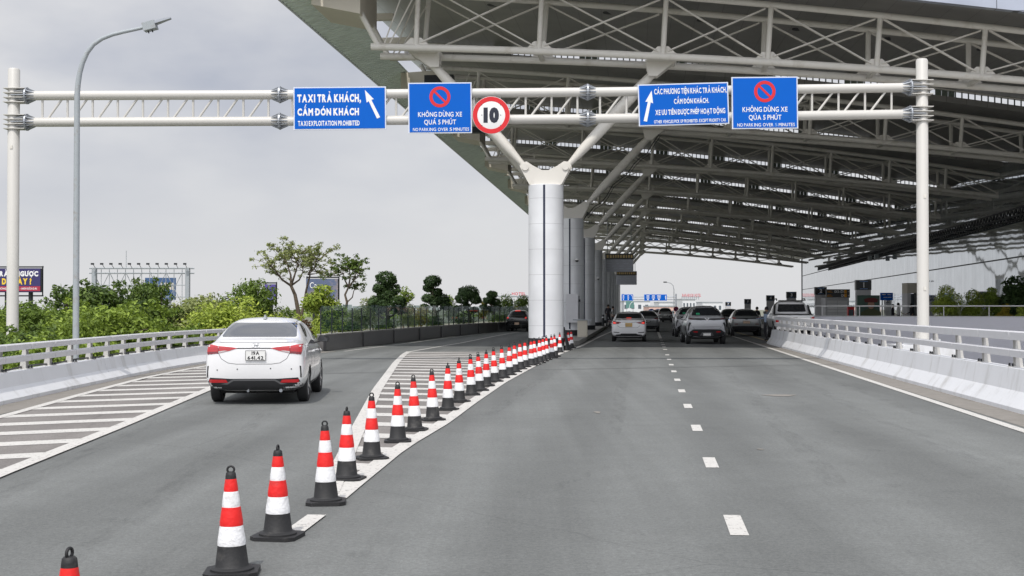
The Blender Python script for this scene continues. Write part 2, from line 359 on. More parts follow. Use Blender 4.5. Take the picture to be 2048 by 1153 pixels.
M = dict(
    asphalt=asphalt_mat("asphalt", (.145, .151, .147)),
    asphalt_old=asphalt_mat("hatched_lane_asphalt", (.185, .172, .162)),
    paint=paint_mat("road_paint", (.57, .555, .525), .56),
    paint_y=paint_mat("yellow_road_paint", (.55, .45, .25), .6),
    joint=pm("joint_rubber", (.05, .05, .05), .8),
    gutter=pm("gutter_concrete", (.21, .195, .175), .9, .3, 6, .4, 40, dirt=(.13, .12, .10), dscale=3),
    soil=pm("soil_and_grass", (.16, .165, .125), .95, .5, .4, .6, 6),
    concrete_white=pm("painted_concrete", (.66, .67, .69), .7, .07, 1.5, .15, 30, dirt=(.42, .415, .40), dscale=2.2, dmin=.52, dmax=.80, stretch=(1, 1, .22)),
    rail=pm("rail_paint", (.62, .62, .64), .45, .06, 4, dirt=(.45, .45, .44), dscale=6, dmin=.62, dmax=.75),
    rail_post=pm("rail_post_paint", (.52, .51, .49), .6, .1, 4, dirt=(.35, .33, .3), dscale=6, dmin=.58, dmax=.72),
    gantry=pm("gantry_paint", (.54, .525, .495), .45, .05, 1.2, .05, 25, dirt=(.45, .36, .27), dscale=2.2, dmin=.67, dmax=.73),
    galv=pm("galvanised_steel", (.36, .38, .41), .4, .12, 8, metal=.6),
    steel_grey=pm("grey_steel", (.33, .36, .38), .5, .1, 5, dirt=(.26, .24, .22), dscale=5),
    truss=pm("truss_paint", (.66, .635, .585), .5, .06, 2, dirt=(.5, .46, .4), dscale=1.5, dmin=.55),
    clad=panel_mat("column_cladding", (.74, .75, .77), 50, .98, .38, .2, .62, 'xz', .006, 0, .012),
    strip=pm("navy_strip", (.02, .026, .055), .4),
    ceil=panel_mat("soffit_panels", (.27, .263, .25), 1.0, 6.0, .42, .35, .55, 'xy', .012),
    soffit=pm("cream_soffit", (.55, .51, .43), .6, .1, 1),
    eave=pm("green_grey_eave_sheet", (.74, .82, .79), .5, .22, 2),
    louvre=pm("louvre_blade", (.15, .18, .155), .4, .2, 3, metal=.2),
    fascia=panel_mat("fascia_panels", (.42, .45, .52), 3.2, 4, .3, .5, .3, 'xz', .015),
    black=pm("black_plastic", (.018, .018, .02), .45, .2, 20),
    rubber=pm("black_rubber", (.014, .014, .015), .62, .25, 14, .15, 60, dirt=(.09, .085, .078), dscale=6, dmin=.56, dmax=.8, rnd=True),
    tyre=pm("tyre_rubber", (.022, .022, .023), .75, .2, 20),
    sgn_blue=pm("sign_blue", (.001, .105, .50), .5, .05, 2, dirt=(.006, .08, .52), dscale=2, dmin=.62, dmax=.9, spec=.15),
    sgn_white=pm("sign_white", (.78, .78, .78), .45, .04),
    sgn_red=pm("sign_red", (.62, .012, .018), .4, .06),
    sgn_edge=pm("sign_edge", (.62, .66, .74), .4, .05),
    faint=pm("faded_sign_lettering", (.22, .40, .75), .5, .1),
    navy=pm("navy_digits", (.012, .015, .03), .5),
    cone_red=pm("cone_red", (.72, .012, .010), .5, .1, 9, .25, 30, dirt=(.36, .05, .045), dscale=7, dmin=.54, dmax=.74, rnd=True),
    cone_white=pm("cone_white", (.78, .78, .79), .45, .04, 9, .4, 35, dirt=(.42, .40, .37), dscale=6, dmin=.55, dmax=.78, rnd=True),
    bark=pm("bark", (.13, .10, .075), .9, .3, 8, .6, 30),
    leaf_dark=leaf_mat("leaves_dark", (.026, .056, .014), (.17, .25, .045)),
    leaf_mid=leaf_mat("leaves_mid", (.05, .10, .016), (.30, .40, .06)),
    leaf_lime=leaf_mat("leaves_lime", (.13, .21, .02), (.50, .58, .10)),
    leaf_pale=leaf_mat("leaves_pale", (.10, .14, .035), (.36, .40, .15)),
    leaf_top=leaf_mat("leaves_topiary", (.014, .034, .014), (.085, .145, .045), .15),
    leaf_red=leaf_mat("leaves_bronze", (.05, .025, .012), (.16, .09, .05)),
    leaf_yel=leaf_mat("leaves_yellow", (.16, .15, .02), (.45, .36, .05)),
    glass_rail=glass_mat("railing_glass", (.07, .13, .11), .34),
    wall_dark=panel_mat("dark_granite_wall", (.135, .13, .13), 2.4, 3, .35, 0, .5, 'xz', .012, 0, .2),
    wall_lav=pm("lavender_grey_wall", (.80, .80, .88), .75, .05, .8, .1, 20),
    facade=panel_mat("facade_glass", (.50, .535, .57), 1.2, 40, .03, .92, .72, 'xz', .03, .006, .04),
    concrete=pm("kerb_concrete", (.34, .33, .31), .9, .18, 3, .3, 30, dirt=(.2, .19, .17), dscale=2),
    dark_steel=pm("dark_steel", (.03, .032, .036), .5, .2, 5, metal=.4),
    sgn_black=pm("black_sign_face", (.012, .013, .014), .3, .1),
    amber=pm("amber_panel", (.75, .33, .02), .5, .05),
    shutter=panel_mat("white_shutter", (.80, .80, .80), 10, .25, .5, 0, .75, 'xz', .02),
    kiosk=pm("grey_kiosk_panel", (.56, .56, .57), .5, .06),
    pale_bldg=pm("pale_render", (.66, .67, .68), .8, .05),
    pink_bldg=pm("salmon_render", (.62, .42, .36), .8, .1, .3),
    win=pm("dark_window", (.10, .12, .14), .15, .2),
    hotel_red=pm("red_hotel_letters", (.55, .10, .12), .5),
    led=pm("led_text", (.34, .25, .10), .5, .4, 40, emit=.12),
    bill_purple=pm("billboard_purple", (.032, .026, .12), .5, .12, .6),
    bill_red=pm("billboard_red_band", (.36, .02, .05), .5),
    bill_yel=pm("billboard_yellow", (.80, .55, .04), .5),
    bill_blue=pm("billboard_blue", (.045, .10, .22), .5, .25, .5),
    bill_teal=pm("billboard_slate", (.10, .13, .22), .5, .4, .4, dirt=(.35, .28, .24), dscale=.35, dmin=.5, dmax=.62),
    bill_violet=pm("billboard_violet", (.09, .06, .30), .5, .5, .8, dirt=(.30, .36, .50), dscale=.9, dmin=.52, dmax=.58),
    skin=pm("skin", (.42, .25, .17), .6), hair=pm("hair", (.015, .013, .012), .6),
    cloth_dark=pm("dark_cloth", (.03, .03, .035), .9), cloth_blue=pm("pale_blue_cloth", (.32, .40, .52), .9), cloth_olive=pm("olive_cloth", (.10, .115, .06), .9), cloth_white=pm("white_cloth", (.6, .6, .6), .9), cloth_red=pm("maroon_cloth", (.16, .04, .04), .9),
)
# ================================================================== ground and roads
mb = MB(); mb.poly([(-3000, -400, -3.5), (3000, -400, -3.5), (3000, 4000, -3.5), (-3000, 4000, -3.5)])
struct("ground", mb, M['soil'])

LB = [(-12, -7.0), (0, -7.5), (8, -7.9), (15, -8.25), (21.1, -8.6), (25, -8.85), (29.5, -9.08), (33, -9.25), (36.5, -9.28), (39.5, -9.1), (43, -8.62), (46.5, -7.9), (49.6, -7.25)]   # (Y, X) foot of the left barrier
DW = [(49.9, -7.18), (58, -6.12), (67, -4.95), (84.8, -2.48), (94, -.4), (115, 4.2), (145, 10.5), (190, 18), (300, 34)]    # foot of the dark planter wall
def XRB(Y): return .0975 * Y + 5.95                                   # foot of the right barrier
left = [(x - .55, y) for y, x in LB] + [(x - .1, y) for y, x in DW]
right = [(XRB(-12) + .5, -12), (XRB(58.5) + .5, 58.5), (15.3, 58.6), (15.3, 66), (.104 * 67 + 9.6, 67), (.104 * 300 + 9.6, 300)]
out_ = left + right[::-1]
mb = MB(); mb.hexa([(x, y, -.6) for x, y in out_], [(x, y, 0) for x, y in out_])
struct("road", mb, M['asphalt'])

def strip(mb, path, wd, z):
    P = [Vector((x, y, 0)) for x, y in path]; vs = []
    for i, p in enumerate(P):
        t = (P[min(i + 1, len(P) - 1)] - P[max(i - 1, 0)]).normalized(); n = Vector((-t.y, t.x, 0))
        vs.append((mb.bm.verts.new(p + n * wd / 2 + Vector((0, 0, z))), mb.bm.verts.new(p - n * wd / 2 + Vector((0, 0, z)))))
    for a, b in zip(vs, vs[1:]): mb.face([a[0], a[1], b[1], b[0]])
def sub(path, step=1.5):
    o = []
    for (x0, y0), (x1, y1) in zip(path, path[1:]):
        n = max(1, int(abs(y1 - y0) / step))
        o += [(x0 + (x1 - x0) * k / n, y0 + (y1 - y0) * k / n) for k in range(n)]
    return o + [path[-1]]
# gutters along the barriers
mb = MB()
strip(mb, sub([(XRB(-12) - .3, -12), (XRB(61) - .3, 61)]), .62, .004)
strip(mb, [(x + .3, y) for y, x in LB], .62, .004)
struct("gutter", mb, M['gutter'])
# lane lines
XL_G = [(9.5, -1.55), (11.4, -1.62), (16.3, -1.99), (26.3, -2.72), (39, -3.48), (46, -3.82), (49.3, -3.9)]      # left edge of the cone island
XR_G = [(9.5, -1.53), (11.35, -1.5), (15.3, -1.3), (18.7, -.96), (22.5, -.70), (28.85, -.2), (37, .61), (46, 1.62), (53, 2.5)]
mb = MB()
for Y0 in [1.9 + 4.01 * k for k in range(12)]:
    xa, xb = .105 * (Y0 - .46) + .66, .105 * (Y0 + .46) + .66
    strip(mb, [(xa, Y0 - .46), (xb, Y0 + .46)], .135, .004)
strip(mb, [(.105 * y + .66, y) for y in (71, 120, 230)], .15, .004)
for Y0 in (51.5, 55, 58.5, 62, 66): strip(mb, [(.105 * Y0 + .66, Y0), (.105 * (Y0 + 1) + .66, Y0 + 1)], .155, .004)
struct("lane_dashes", mb, M['paint'])
mb = MB()
strip(mb, sub([(.104 * -12 + 5.05, -12), (.104 * 63 + 5.05, 63)]), .16, .008)
strip(mb, [(.104 * y + 5.05, y) for y in (63, 100, 220)], .13, .004)
strip(mb, sub([(2.55, 53.2), (3.05, 57), (4.98, 74.5), (9.4, 112), (22.2, 226)]), .14, .004)
struct("edge_line", mb, M['paint'])
mb = MB(); strip(mb, [(.104 * y + 6.1, y) for y in (62, 100, 150)], .12, .004); struct("yellow_line", mb, M['paint_y'])
mb = MB()
for y, x0, x1, w_ in ((87, 4.4, 15), (113, 7.9, 17), (152, 12.5, 22)) and ((87, 6.1, 14.2, .35), (113, 9.2, 17, .35), (152, 13, 22, .4)):
    mb.poly([(x0, y - w_ / 2 + .3, .008), (x1, y - w_ / 2 - .5, .008), (x1, y + w_ / 2 - .5, .008), (x0, y + w_ / 2 + .3, .008)])
struct("stop_line", mb, M['paint'])
# lane line of the left carriageway
mb = MB(); strip(mb, sub([(-3.9, 49.3), (-3.7, 51), (-2.4, 62), (-.9, 78), (.4, 90), (3, 112)]), .12, .004)
strip(mb, [(x + .75, y) for y, x in DW[:7]], .12, .004)
struct("carriageway_line", mb, M['paint'])
# hatched islands
def hatch(name, XL, XR, y0, y1, step, wd, slope, zb):
    base = MB(); p = MB()
    ys = [y0 + (y1 - y0) * k / 40 for k in range(41)]
    vs = [(base.bm.verts.new((interp(XL, y), y, zb)), base.bm.verts.new((interp(XR, y), y, zb))) for y in ys]
    for a, b in zip(vs, vs[1:]): base.face([a[0], a[1], b[1], b[0]])
    y = y0 - 2
    while y < y1 + 3:
        q = []
        for yy in (y, y + wd):
            for X in (XL, XR):
                v = yy
                for _ in range(25): v = yy + slope * (interp(X, v) - (interp(XL, yy) + interp(XR, yy)) / 2)
                q.append((interp(X, v), v))
        if all(y0 < b < y1 for a, b in q) and q[1][0] - q[0][0] > .15:
            p.poly([(q[0][0], q[0][1], zb + .004), (q[1][0], q[1][1], zb + .004), (q[3][0], q[3][1], zb + .004), (q[2][0], q[2][1], zb + .004)])
        y += step
    return base, p
bs, p = hatch("cone_hatching", XL_G, XR_G, 12.0, 49.0, 1.62, .56, -.28, .004)
struct("hatched_island_asphalt", bs, M['asphalt_old'])
strip(p, [(interp(XL_G, y), y) for y in np.linspace(11.6, 49.2, 30)], .20, .016)
strip(p, [(interp(XR_G, y) - .03, y) for y in np.linspace(11.2, 53, 36)], .20, .012)
strip(p, [(-1.6, 9.6), (-1.55, 10.35)], .15, .012)
strip(p, [(interp(XL_G, 49.1) - .1, 49.1), (-1, 49.6), (1.9, 50.0)], .2, .008)
struct("hatched_island_marking", p, M['paint'])
XL_L = [(10, -7.2), (19.6, -7.72), (24.5, -8.18), (30.4, -8.66), (35, -8.75), (40, -8.62)]
XR_L = [(5, -4.4), (12.9, -5.07), (18, -5.44), (26.3, -6.14), (32, -6.75), (36, -7.35), (40, -8.5)]
bs, p = hatch("left_hatching", XL_L, XR_L, 8, 39.8, 1.56, .53, .55, .004)
struct("hatched_shoulder_asphalt", bs, M['asphalt_old'])
strip(p, [(interp(XL_L, y), y) for y in np.linspace(8, 39.8, 30)], .17, .012)
strip(p, [(interp(XR_L, y), y) for y in np.linspace(6, 39.8, 30)], .19, .016)
struct("hatched_shoulder_marking", p, M['paint'])
# expansion joint, patch
mb = MB(); strip(mb, [(-8.6, 31.5), (-4.7, 32.8), (1.5, 35), (9.6, 38.1)], .07, .016); struct("expansion_joint", mb, M['joint'])
mb = MB(); strip(mb, [(3.1, 56.7), (11, 56.9)], .25, .012); struct("concrete_joint", mb, M['gutter'])
mb = MB()
for (x, y, a, b) in ((5.06, 24.6, .30, .26), (1.35, 20.6, .05, .2), (2.9, 15.2, .04, .06)):
    mb.poly([(x + a * math.cos(t) * (1 + .25 * math.sin(3 * t)), y + b * math.sin(t), .006) for t in np.linspace(0, 6.0, 14)])
struct("road_patch", mb, M['gutter'])
# rubber marks and drips on the road
def mark_mat():
    m, n, l, b = newmat("rubber_mark"); b.inputs['Base Color'].default_value = (.03, .03, .03, 1); b.inputs['Roughness'].default_value = .8
    tc = n.new('ShaderNodeTexCoord'); mp = n.new('ShaderNodeMapping'); mp.inputs['Scale'].default_value = (6, .8, 1); l(tc.outputs['Object'], mp.inputs[0])
    no = n.new('ShaderNodeTexNoise'); no.inputs['Scale'].default_value = 1.6; no.inputs['Detail'].default_value = 8; no.inputs['Roughness'].default_value = .7; l(mp.outputs[0], no.inputs['Vector'])
    mr = n.new('ShaderNodeMapRange'); mr.inputs['From Min'].default_value = .46; mr.inputs['From Max'].default_value = .75; mr.inputs['To Max'].default_value = .19; l(no.outputs['Fac'], mr.inputs['Value'])
    t = n.new('ShaderNodeBsdfTransparent'); ms_ = n.new('ShaderNodeMixShader'); l(mr.outputs[0], ms_.inputs['Fac']); l(t.outputs[0], ms_.inputs[1]); l(b.outputs[0], ms_.inputs[2]); l(ms_.outputs[0], n['Material Output'].inputs['Surface'])
    return m
mb = MB(); random.seed(8)
for (x0, y0, ln, wd, dx) in ((.30, 11.6, 2.0, .10, .35), (3.0, 12, 26, .24, .12), (4.55, 10, 34, .24, .10), (-.4, 20, 26, .22, .11), (1.3, 17, 30, .22, .10), (-2.9, 9, 15, .22, -.08), (-4.4, 10, 13, .22, -.09), (3.9, 38, 18, .2, .10), (6.3, 20, 34, .22, .11)):
    strip(mb, [(x0 + dx * ln * k / 12 + .04 * math.sin(k * 1.3), y0 + ln * k / 12) for k in range(13)], wd, .010)
for _ in range(60):
    y = random.uniform(8, 40); x = .105 * y + random.choice([2.9, -1.6, 2.6]) + random.gauss(0, .5) if random.random() < .75 else -.06 * y - 2.6 + random.gauss(0, .4); r_ = random.uniform(.03, .11)
    if abs(x - interp(XR_G, y)) < .5: continue
    mb.poly([(x + r_ * math.cos(q) * random.uniform(.7, 1.2), y + r_ * 1.4 * math.sin(q) * random.uniform(.7, 1.2), .010) for q in np.linspace(0, 5.6, 9)])
struct("tyre_marks", mb, mark_mat())
# kerb island under the columns
C0 = Vector((1.32, 50.4, 0)); CROT = -math.atan(.0962)
CM = Matrix.Translation(C0) @ Matrix.Rotation(CROT, 4, 'Z')
def cl(lx, ly, z=0): return CM @ Vector((lx, ly, z))
mb = MB()
pts = [(-1.0, 7.6), (-.5, 6.9), (.3, 6.7), (.75, 7.2), (.92, 8.2), (.95, 200), (-1.0, 200)]
mb.hexa([cl(a, b, .001) for a, b in pts], [cl(a, b, .2) for a, b in pts])
struct("kerb_island", mb, M['concrete'], bevel=.02)
# lower side ramp between the right barrier and the retaining wall
mb = MB(); mb.poly([(XRB(8) + .9, 8, -2.2), (44, 8, -2.2), (44, 47, -2.2), (24.2, 60.9, -2.2), (15.7, 66.4, -2.2), (15.5, 58.5, -2.2), (XRB(58) + .9, 58, -2.2)]); struct("side_ramp", mb, M['gutter'] if False else M['concrete'])
# forecourt in front of the terminal
mb = MB()
fx = lambda y: .129 * y + 20.8
pts = [(15.9, 66.8), (20, 63.8), (24.3, 61.3), (40, 50), (60, 50), (fx(235) + 5, 235), (.104 * 235 + 9.7, 235), (.104 * 67 + 9.7, 67)]
mb.hexa([(x, y, -3.4) for x, y in pts], [(x, y, .3) for x, y in pts])
struct("forecourt", mb, M['concrete'])
# planting bed behind the dark wall
mb = MB()
pts = [(x - .3, y) for y, x in DW] + [(-30, 300), (-60, 50)]
mb.hexa([(x, y, -3.4) for x, y in pts], [(x, y, .25) for x, y in pts])
struct("planting_bed", mb, M['soil'])

# ================================================================== crash barriers
def resample(path, step):
    o = [path[0]]; acc = 0
    for a, b in zip(path, path[1:]):
        a = Vector(a); b = Vector(b); d = (b - a).length; t = step - acc
        while t <= d:
            o.append(tuple(a + (b - a) * t / d)); t += step
        acc = d - (t - step)
    return o
def smooth_path(tab, n=3):
    pts = [Vector((x, y)) for y, x in tab]
    for _ in range(n):
        q = [pts[0]]
        for a, b in zip(pts, pts[1:]): q += [a * .75 + b * .25, a * .25 + b * .75]
        q.append(pts[-1]); pts = q
    return [tuple(p) for p in pts]
def barrier(path, sgn, label, hw, hb, rails, pitch, gaps, name="crash_barrier"):
    """sgn=+1: the traffic is on the left of travel"""
    root = thing(name, label, "crash barrier", (path[0][0], path[0][1], 0))
    Mi = Matrix.Translation(-Vector((path[0][0], path[0][1], 0)))
    prof = [(0, 0), (0, .07), (-.17, hb), (-.235, hw), (-.50, hw), (-.52, 0)]
    segs = [0] + gaps + [None]
    cum = [0]
    for a, b in zip(path, path[1:]): cum.append(cum[-1] + (Vector(b) - Vector(a)).length)
    for a, b in zip(segs, segs[1:]):
        b = b or cum[-1]
        pp = [p for p, c in zip(path, cum) if a + .03 <= c <= b - .03]
        def at(s):
            i = max(0, min(len(cum) - 2, next((k for k in range(len(cum) - 1) if cum[k + 1] >= s), len(cum) - 2)))
            u = (s - cum[i]) / (cum[i + 1] - cum[i]); return tuple(Vector(path[i]) * (1 - u) + Vector(path[i + 1]) * u)
        pp = [at(a + .012)] + pp + [at(b - .012)]
        mb = MB(); mb.sweep([(o * sgn, z) for o, z in prof], pp); mb.build("concrete_wall", M['concrete_white'], root, M=Mi, bevel=.008)
    for (z0, z1) in rails:
        mb = MB()
        rp = resample(path, pitch)
        for a, b in zip(rp, rp[1:]):       # rail lengths with open joints
            a = Vector(a); b = Vector(b); d = (b - a).normalized()
            mb.sweep([(o * sgn, z) for o, z in ((-.27, z0), (-.265, z1 - .02), (-.285, z1), (-.355, z1), (-.365, z1 - .02), (-.36, z0))], [tuple(a + d * .014), tuple(b - d * .014)])
        mb.build("rail", M['rail'], root, M=Mi, bevel=.004)
    for i, q in enumerate(resample(path, pitch)):
        rp = resample(path, pitch)
        if i == 0 or i >= len(rp) - 1: continue
        t = (Vector(rp[i + 1]) - Vector(rp[i - 1])).normalized(); n = Vector((-t.y, t.x)) * sgn
        c = Vector(q) - n * .375
        mb = MB(); zt = rails[-1][1] - .03
        for k in (-1, 1):                     # two side plates and a web
            b0 = [c + t * (k * .075) - n * a for a in (-.02, .10)] ; t_ = t * .012
            mb.hexa([Vector((*(b0[0] - t_), hw)), Vector((*(b0[0] + t_), hw)), Vector((*(b0[1] + t_), hw)), Vector((*(b0[1] - t_), hw))],
                    [Vector((*(b0[0] - t_ * 1), zt)), Vector((*(b0[0] + t_), zt)), Vector((*(b0[0] + t_ - n * .05), zt)), Vector((*(b0[0] - t_ - n * .05), zt))])
        mb.hexa([Vector((*(c + t * a - n * b), hw)) for a, b in ((-.075, .0), (.075, .0), (.075, .03), (-.075, .03))], [Vector((*(c + t * a - n * b), zt)) for a, b in ((-.075, .0), (.075, .0), (.075, .03), (-.075, .03))])
        mb.hexa([Vector((*(c + t * a - n * b), hw)) for a, b in ((-.11, -.1), (.11, -.1), (.11, .1), (-.11, .1))], [Vector((*(c + t * a - n * b), hw + .018)) for a, b in ((-.11, -.1), (.11, -.1), (.11, .1), (-.11, .1))])
        po = mb.build("post", M['rail_post'], root, M=Mi)
        mb = MB()
        for a in (-.09, .09):
            p = c + t * a + n * .075; mb.cyl((p.x, p.y, hw + .018), (p.x, p.y, hw + .07), .022, .016, 8)
        mb.build("anchor_bolt", M['dark_steel'], po, M=Mi)
    return root
rpath = [(XRB(y), y) for y in np.linspace(-4, 60.5, 60)]
barrier(rpath, +1, "white concrete crash barrier with steel rails along the right roadside, ending at the white pickup", .66, .31, [(.84, .97), (1.12, 1.27)], 2.0, [24.0, 42.6])
lpath = smooth_path(LB)
lpath = [p for p in lpath if p[1] > -4]
barrier(lpath, -1, "curved white concrete crash barrier with steel rails along the left roadside by the trees", .50, .25, [(.66, .78), (.88, 1.0)], 1.5, [33.6])
mb = MB()
cb = [(p[0] - .43, p[1]) for p in resample(lpath, .5) if p[1] > 17]
mb.tube([(x + .03 * math.sin(i * 1.1), y, .535 + .012 * math.sin(i * .9)) for i, (x, y) in enumerate(cb)], .018, 6)
tag(mb.build("cable", M['black'], smooth=60), "black cable lying along the foot of the left barrier's rail posts", "cable")

# ================================================================== gantry
YG = 38.0
def gp(px, py, Y=YG): return U(px, py, Y)
gl, gr = gp(26.5, 400), gp(1845, 400)
root = thing("sign_gantry", "white tubular steel sign gantry spanning the whole road on two round posts", "sign gantry", (gl.x, YG, -3.5))
Mi = Matrix.Translation(-root.location)
sr = .155
for x, zt, zb in ((gl.x, gp(26, 137).z, -3.5), (gr.x, gp(1843, 118).z, -3.5)):
    mb = MB(); mb.lathe([(.17, zb), (.17, zt - .05), (.14, zt - .01), (.02, zt)], 24, Matrix.Translation((x, YG, 0)))
    po = mb.build("post", M['gantry'], root, 40, M=Mi)
def tubez(px, top): return (interp([(70, 192), (560, 190), (1175, 185), (1800, 176)], px) if top else interp([(70, 245), (560, 243), (1175, 238), (1800, 229)], px))
xs = [26.5, 560, 1175, 1845]
for top in (1, 0):
    for a, b in zip(xs, xs[1:]):
        pa, pb = gp(a, tubez(a, top)), gp(b, tubez(b, top))
        mb = MB(); mb.cyl(pa, pb, .137, n=20, caps=False); mb.build("upper_tube" if top else "lower_tube", M['gantry'], root, 50, M=Mi)
    for px, ends in ((54, 0), (560, 1), (1175, 1), (1820, 2)):
        c = gp(px, tubez(px, top)); mb = MB()
        ax = Matrix.Translation(c) @ Matrix.Rotation(R(90), 4, 'Y')
        mb.lathe([(.25, -.02), (.25, .02)], 20, ax)
        for k in range(10):
            an = k * 2 * math.pi / 10; rr = Vector((0, math.cos(an), math.sin(an)))
            for s in (-1, 1):
                if ends == 0 and s == -1 or ends == 2 and s == 1:
                    a0, a1, r1 = .02, .42, .19      # bracket back to the post
                else: a0, a1, r1 = .02, .24, .145
                tt = rr.cross(Vector((1, 0, 0))) * .012
                mb.hexa([c + Vector((s * a0, 0, 0)) + rr * r - q for r, q in ((.12, tt), (.12, -tt), (.24, -tt), (.24, tt))], [c + Vector((s * a1, 0, 0)) + rr * r - q for r, q in ((.12, tt), (.12, -tt), (r1, -tt), (r1, tt))])
        for k in range(10):
            an = (k + .5) * 2 * math.pi / 10
            p = c + Vector((0, math.cos(an), math.sin(an))) * .21; mb.cyl(p - Vector((.05, 0, 0)), p + Vector((.05, 0, 0)), .017, n=6)
        mb.build("flange_joint", M['galv'], root, M=Mi)
        if ends != 1:
            s = -1 if ends == 0 else 1; mb = MB()
            for dz in (-.2, -.07, .07, .2): mb.box((c.x + s * .32, YG, c.z + dz), (.62, .42, .022))
            mb.build("bracket", M['gantry'], root, M=Mi)
bays = [(85, 537, 50.2, 0), (585, 1155, 50.0, 0), (1200, 1783, 54, 1)]
for a, b, st, mir in bays:
    mb = MB(); n = int(round((b - a) / st)); st = (b - a) / n
    for k in range(n + 1):
        x = a + k * st; mb.cyl(gp(x, tubez(x, 1)), gp(x, tubez(x, 0)), .034, n=8)
        if k < n: mb.cyl(gp(x + 6, tubez(x, 0)), gp(x + st - 6, tubez(x + st, 1)), .034, n=8)
    mb.build("lattice_web", M['gantry'], root, 50, M=Mi)
for c, z in ((gl, .2), (gr, .6)):
    mb = MB(); mb.box((c.x, YG, z / 2 - 1.75), (1.7, 1.7, z + 3.5 - .02)); mb.box((c.x, YG, z + .03), (.9, .9, .06))
    for k in (-1, 1):
        for j in (-1, 1): mb.cyl((c.x + .36 * k, YG + .36 * j, z + .05), (c.x + .36 * k, YG + .36 * j, z + .15), .03, n=8)
    mb.build("footing", M['concrete_white'], root, M=Mi)
for i, (px, py) in enumerate(((27, 296), (24, 650), (1844, 214), (1846, 394), (1846, 578))):
    p = gp(px, py); mb = MB(); mb.box((p.x, YG - .175, p.z), (.07, .02, .1)); mb.build("cover_plate", M['truss'], root, M=Mi)

# ================================================================== signs on the gantry
YS = YG - .2
def sign_root(name, px0, px1, py0, py1, label, cat="road sign", tilt=0, grp=None):
    a, b = U(px0, py0, YS), U(px1, py1, YS)
    t = thing(name, label, cat, ((a.x + b.x) / 2, YS, (a.z + b.z) / 2), 0, grp); t.rotation_euler = (0, R(tilt), 0)
    return t, b.x - a.x, a.z - b.z
def board(t, W, H, face='sgn_blue', edge='sgn_edge', bw=.035):
    mb = MB(); mb.box((0, .03, 0), (W, .05, H)); mb.build("panel", M[edge], t, bevel=.008)
    mb = MB(); mb.box((0, .0005, 0), (W - 2 * bw, .013, H - 2 * bw)); mb.build("face", M[face], t)
    mb = MB()
    for x in (-W * .3, W * .3): mb.box((x, .075, 0), (.06, .04, H * .9))
    mb.build("clamp_bracket", M['galv'], t)
def arrow(t, tail, head, wd, mat='sgn_white'):
    a, b = Vector((tail[0], 0, tail[1])), Vector((head[0], 0, head[1])); d = (b - a).normalized(); n = Vector((-d.z, 0, d.x)); L_ = (b - a).length; hl = wd * 3.4
    pts = [a - n * wd / 2, a + n * wd / 2, b - d * hl + n * wd * .42, b - d * (hl + wd * .15) + n * wd * 1.15, b, b - d * (hl + wd * .15) - n * wd * 1.15, b - d * hl - n * wd * .42]
    mb = MB(); mb.hexa([p + Vector((0, -.006, 0)) for p in pts], [p + Vector((0, -.011, 0)) for p in pts]); mb.build("arrow", M[mat], t)
def ring(t, cx, cz, r0, r1, mat, name, n=48, y=-.006):
    mb = MB(); q = []
    for k in range(n):
        c, s = math.cos(2 * math.pi * k / n), math.sin(2 * math.pi * k / n)
        q.append([mb.bm.verts.new((cx + c * r, yy, cz + s * r)) for r in (r0, r1) for yy in (y, y - .006)])
    for k in range(n):
        a, b = q[k], q[(k + 1) % n]
        for i, j in ((0, 1), (1, 3), (3, 2), (2, 0)): mb.face([a[i], a[j], b[j], b[i]])
    return mb, name, mat
def fx_(W, px, px0, px1): return ((px - px0) / (px1 - px0) - .5) * W
def signtext(t, rows, rect, W, H, mat='sgn_white', ty=-.0062):
    x0, x1, y0, y1 = rect
    for (s, a, b, top, bot, bold, *mm) in rows:
        xa, xb = fx_(W, a, x0, x1), fx_(W, b, x0, x1); zb = (.5 - (bot - y0) / (y1 - y0)) * H; zt = (.5 - (top - y0) / (y1 - y0)) * H
        text(s, xb - xa, zt - zb, "lettering", M[mm[0] if mm else mat], t, ((xa + xb) / 2, ty, zb), bold)
r = (587, 772, 174, 260)
t, W, H = sign_root("direction_sign", *r, "wide blue sign reading TAXI TRẢ KHÁCH with an arrow leaning left", tilt=-.5); board(t, W, H)
signtext(t, [("TAXI TRẢ KHÁCH,", 595, 722, 189, 205, .055), ("CẤM ĐÓN KHÁCH", 595, 718, 217, 231.5, .055), ("TAXI EXPLOITATION PROHIBITED", 596, 719, 242, 252, .035)], r, W, H)
arrow(t, (fx_(W, 757, 587, 772), (.5 - (237 - 174) / 86) * H), (fx_(W, 730, 587, 772), (.5 - (181 - 174) / 86) * H), .10)
r = (1276.5, 1457.5, 167, 250.5)
t, W, H = sign_root("direction_sign", *r, "tilted blue sign beginning CÁC PHƯƠNG TIỆN with an arrow on its left", tilt=-1.7); board(t, W, H)
signtext(t, [("CÁC PHƯƠNG TIỆN KHÁC TRẢ KHÁCH,", 1309, 1454, 177, 188, .03), ("CẤM ĐÓN KHÁCH.", 1348, 1418, 198, 208, .03), ("XE ƯU TIÊN ĐƯỢC PHÉP HOẠT ĐỘNG", 1310, 1450, 219, 229.5, .03), ("OTHER VEHICLES PICK UP PROHIBITED. EXCEPT PRIORITY CAR", 1307, 1451, 239.5, 246, .025)], r, W, H)
arrow(t, (fx_(W, 1289.5, 1276.5, 1457.5), (.5 - (241 - 167) / 83.5) * H), (fx_(W, 1304, 1276.5, 1457.5), (.5 - (180 - 167) / 83.5) * H), .10)
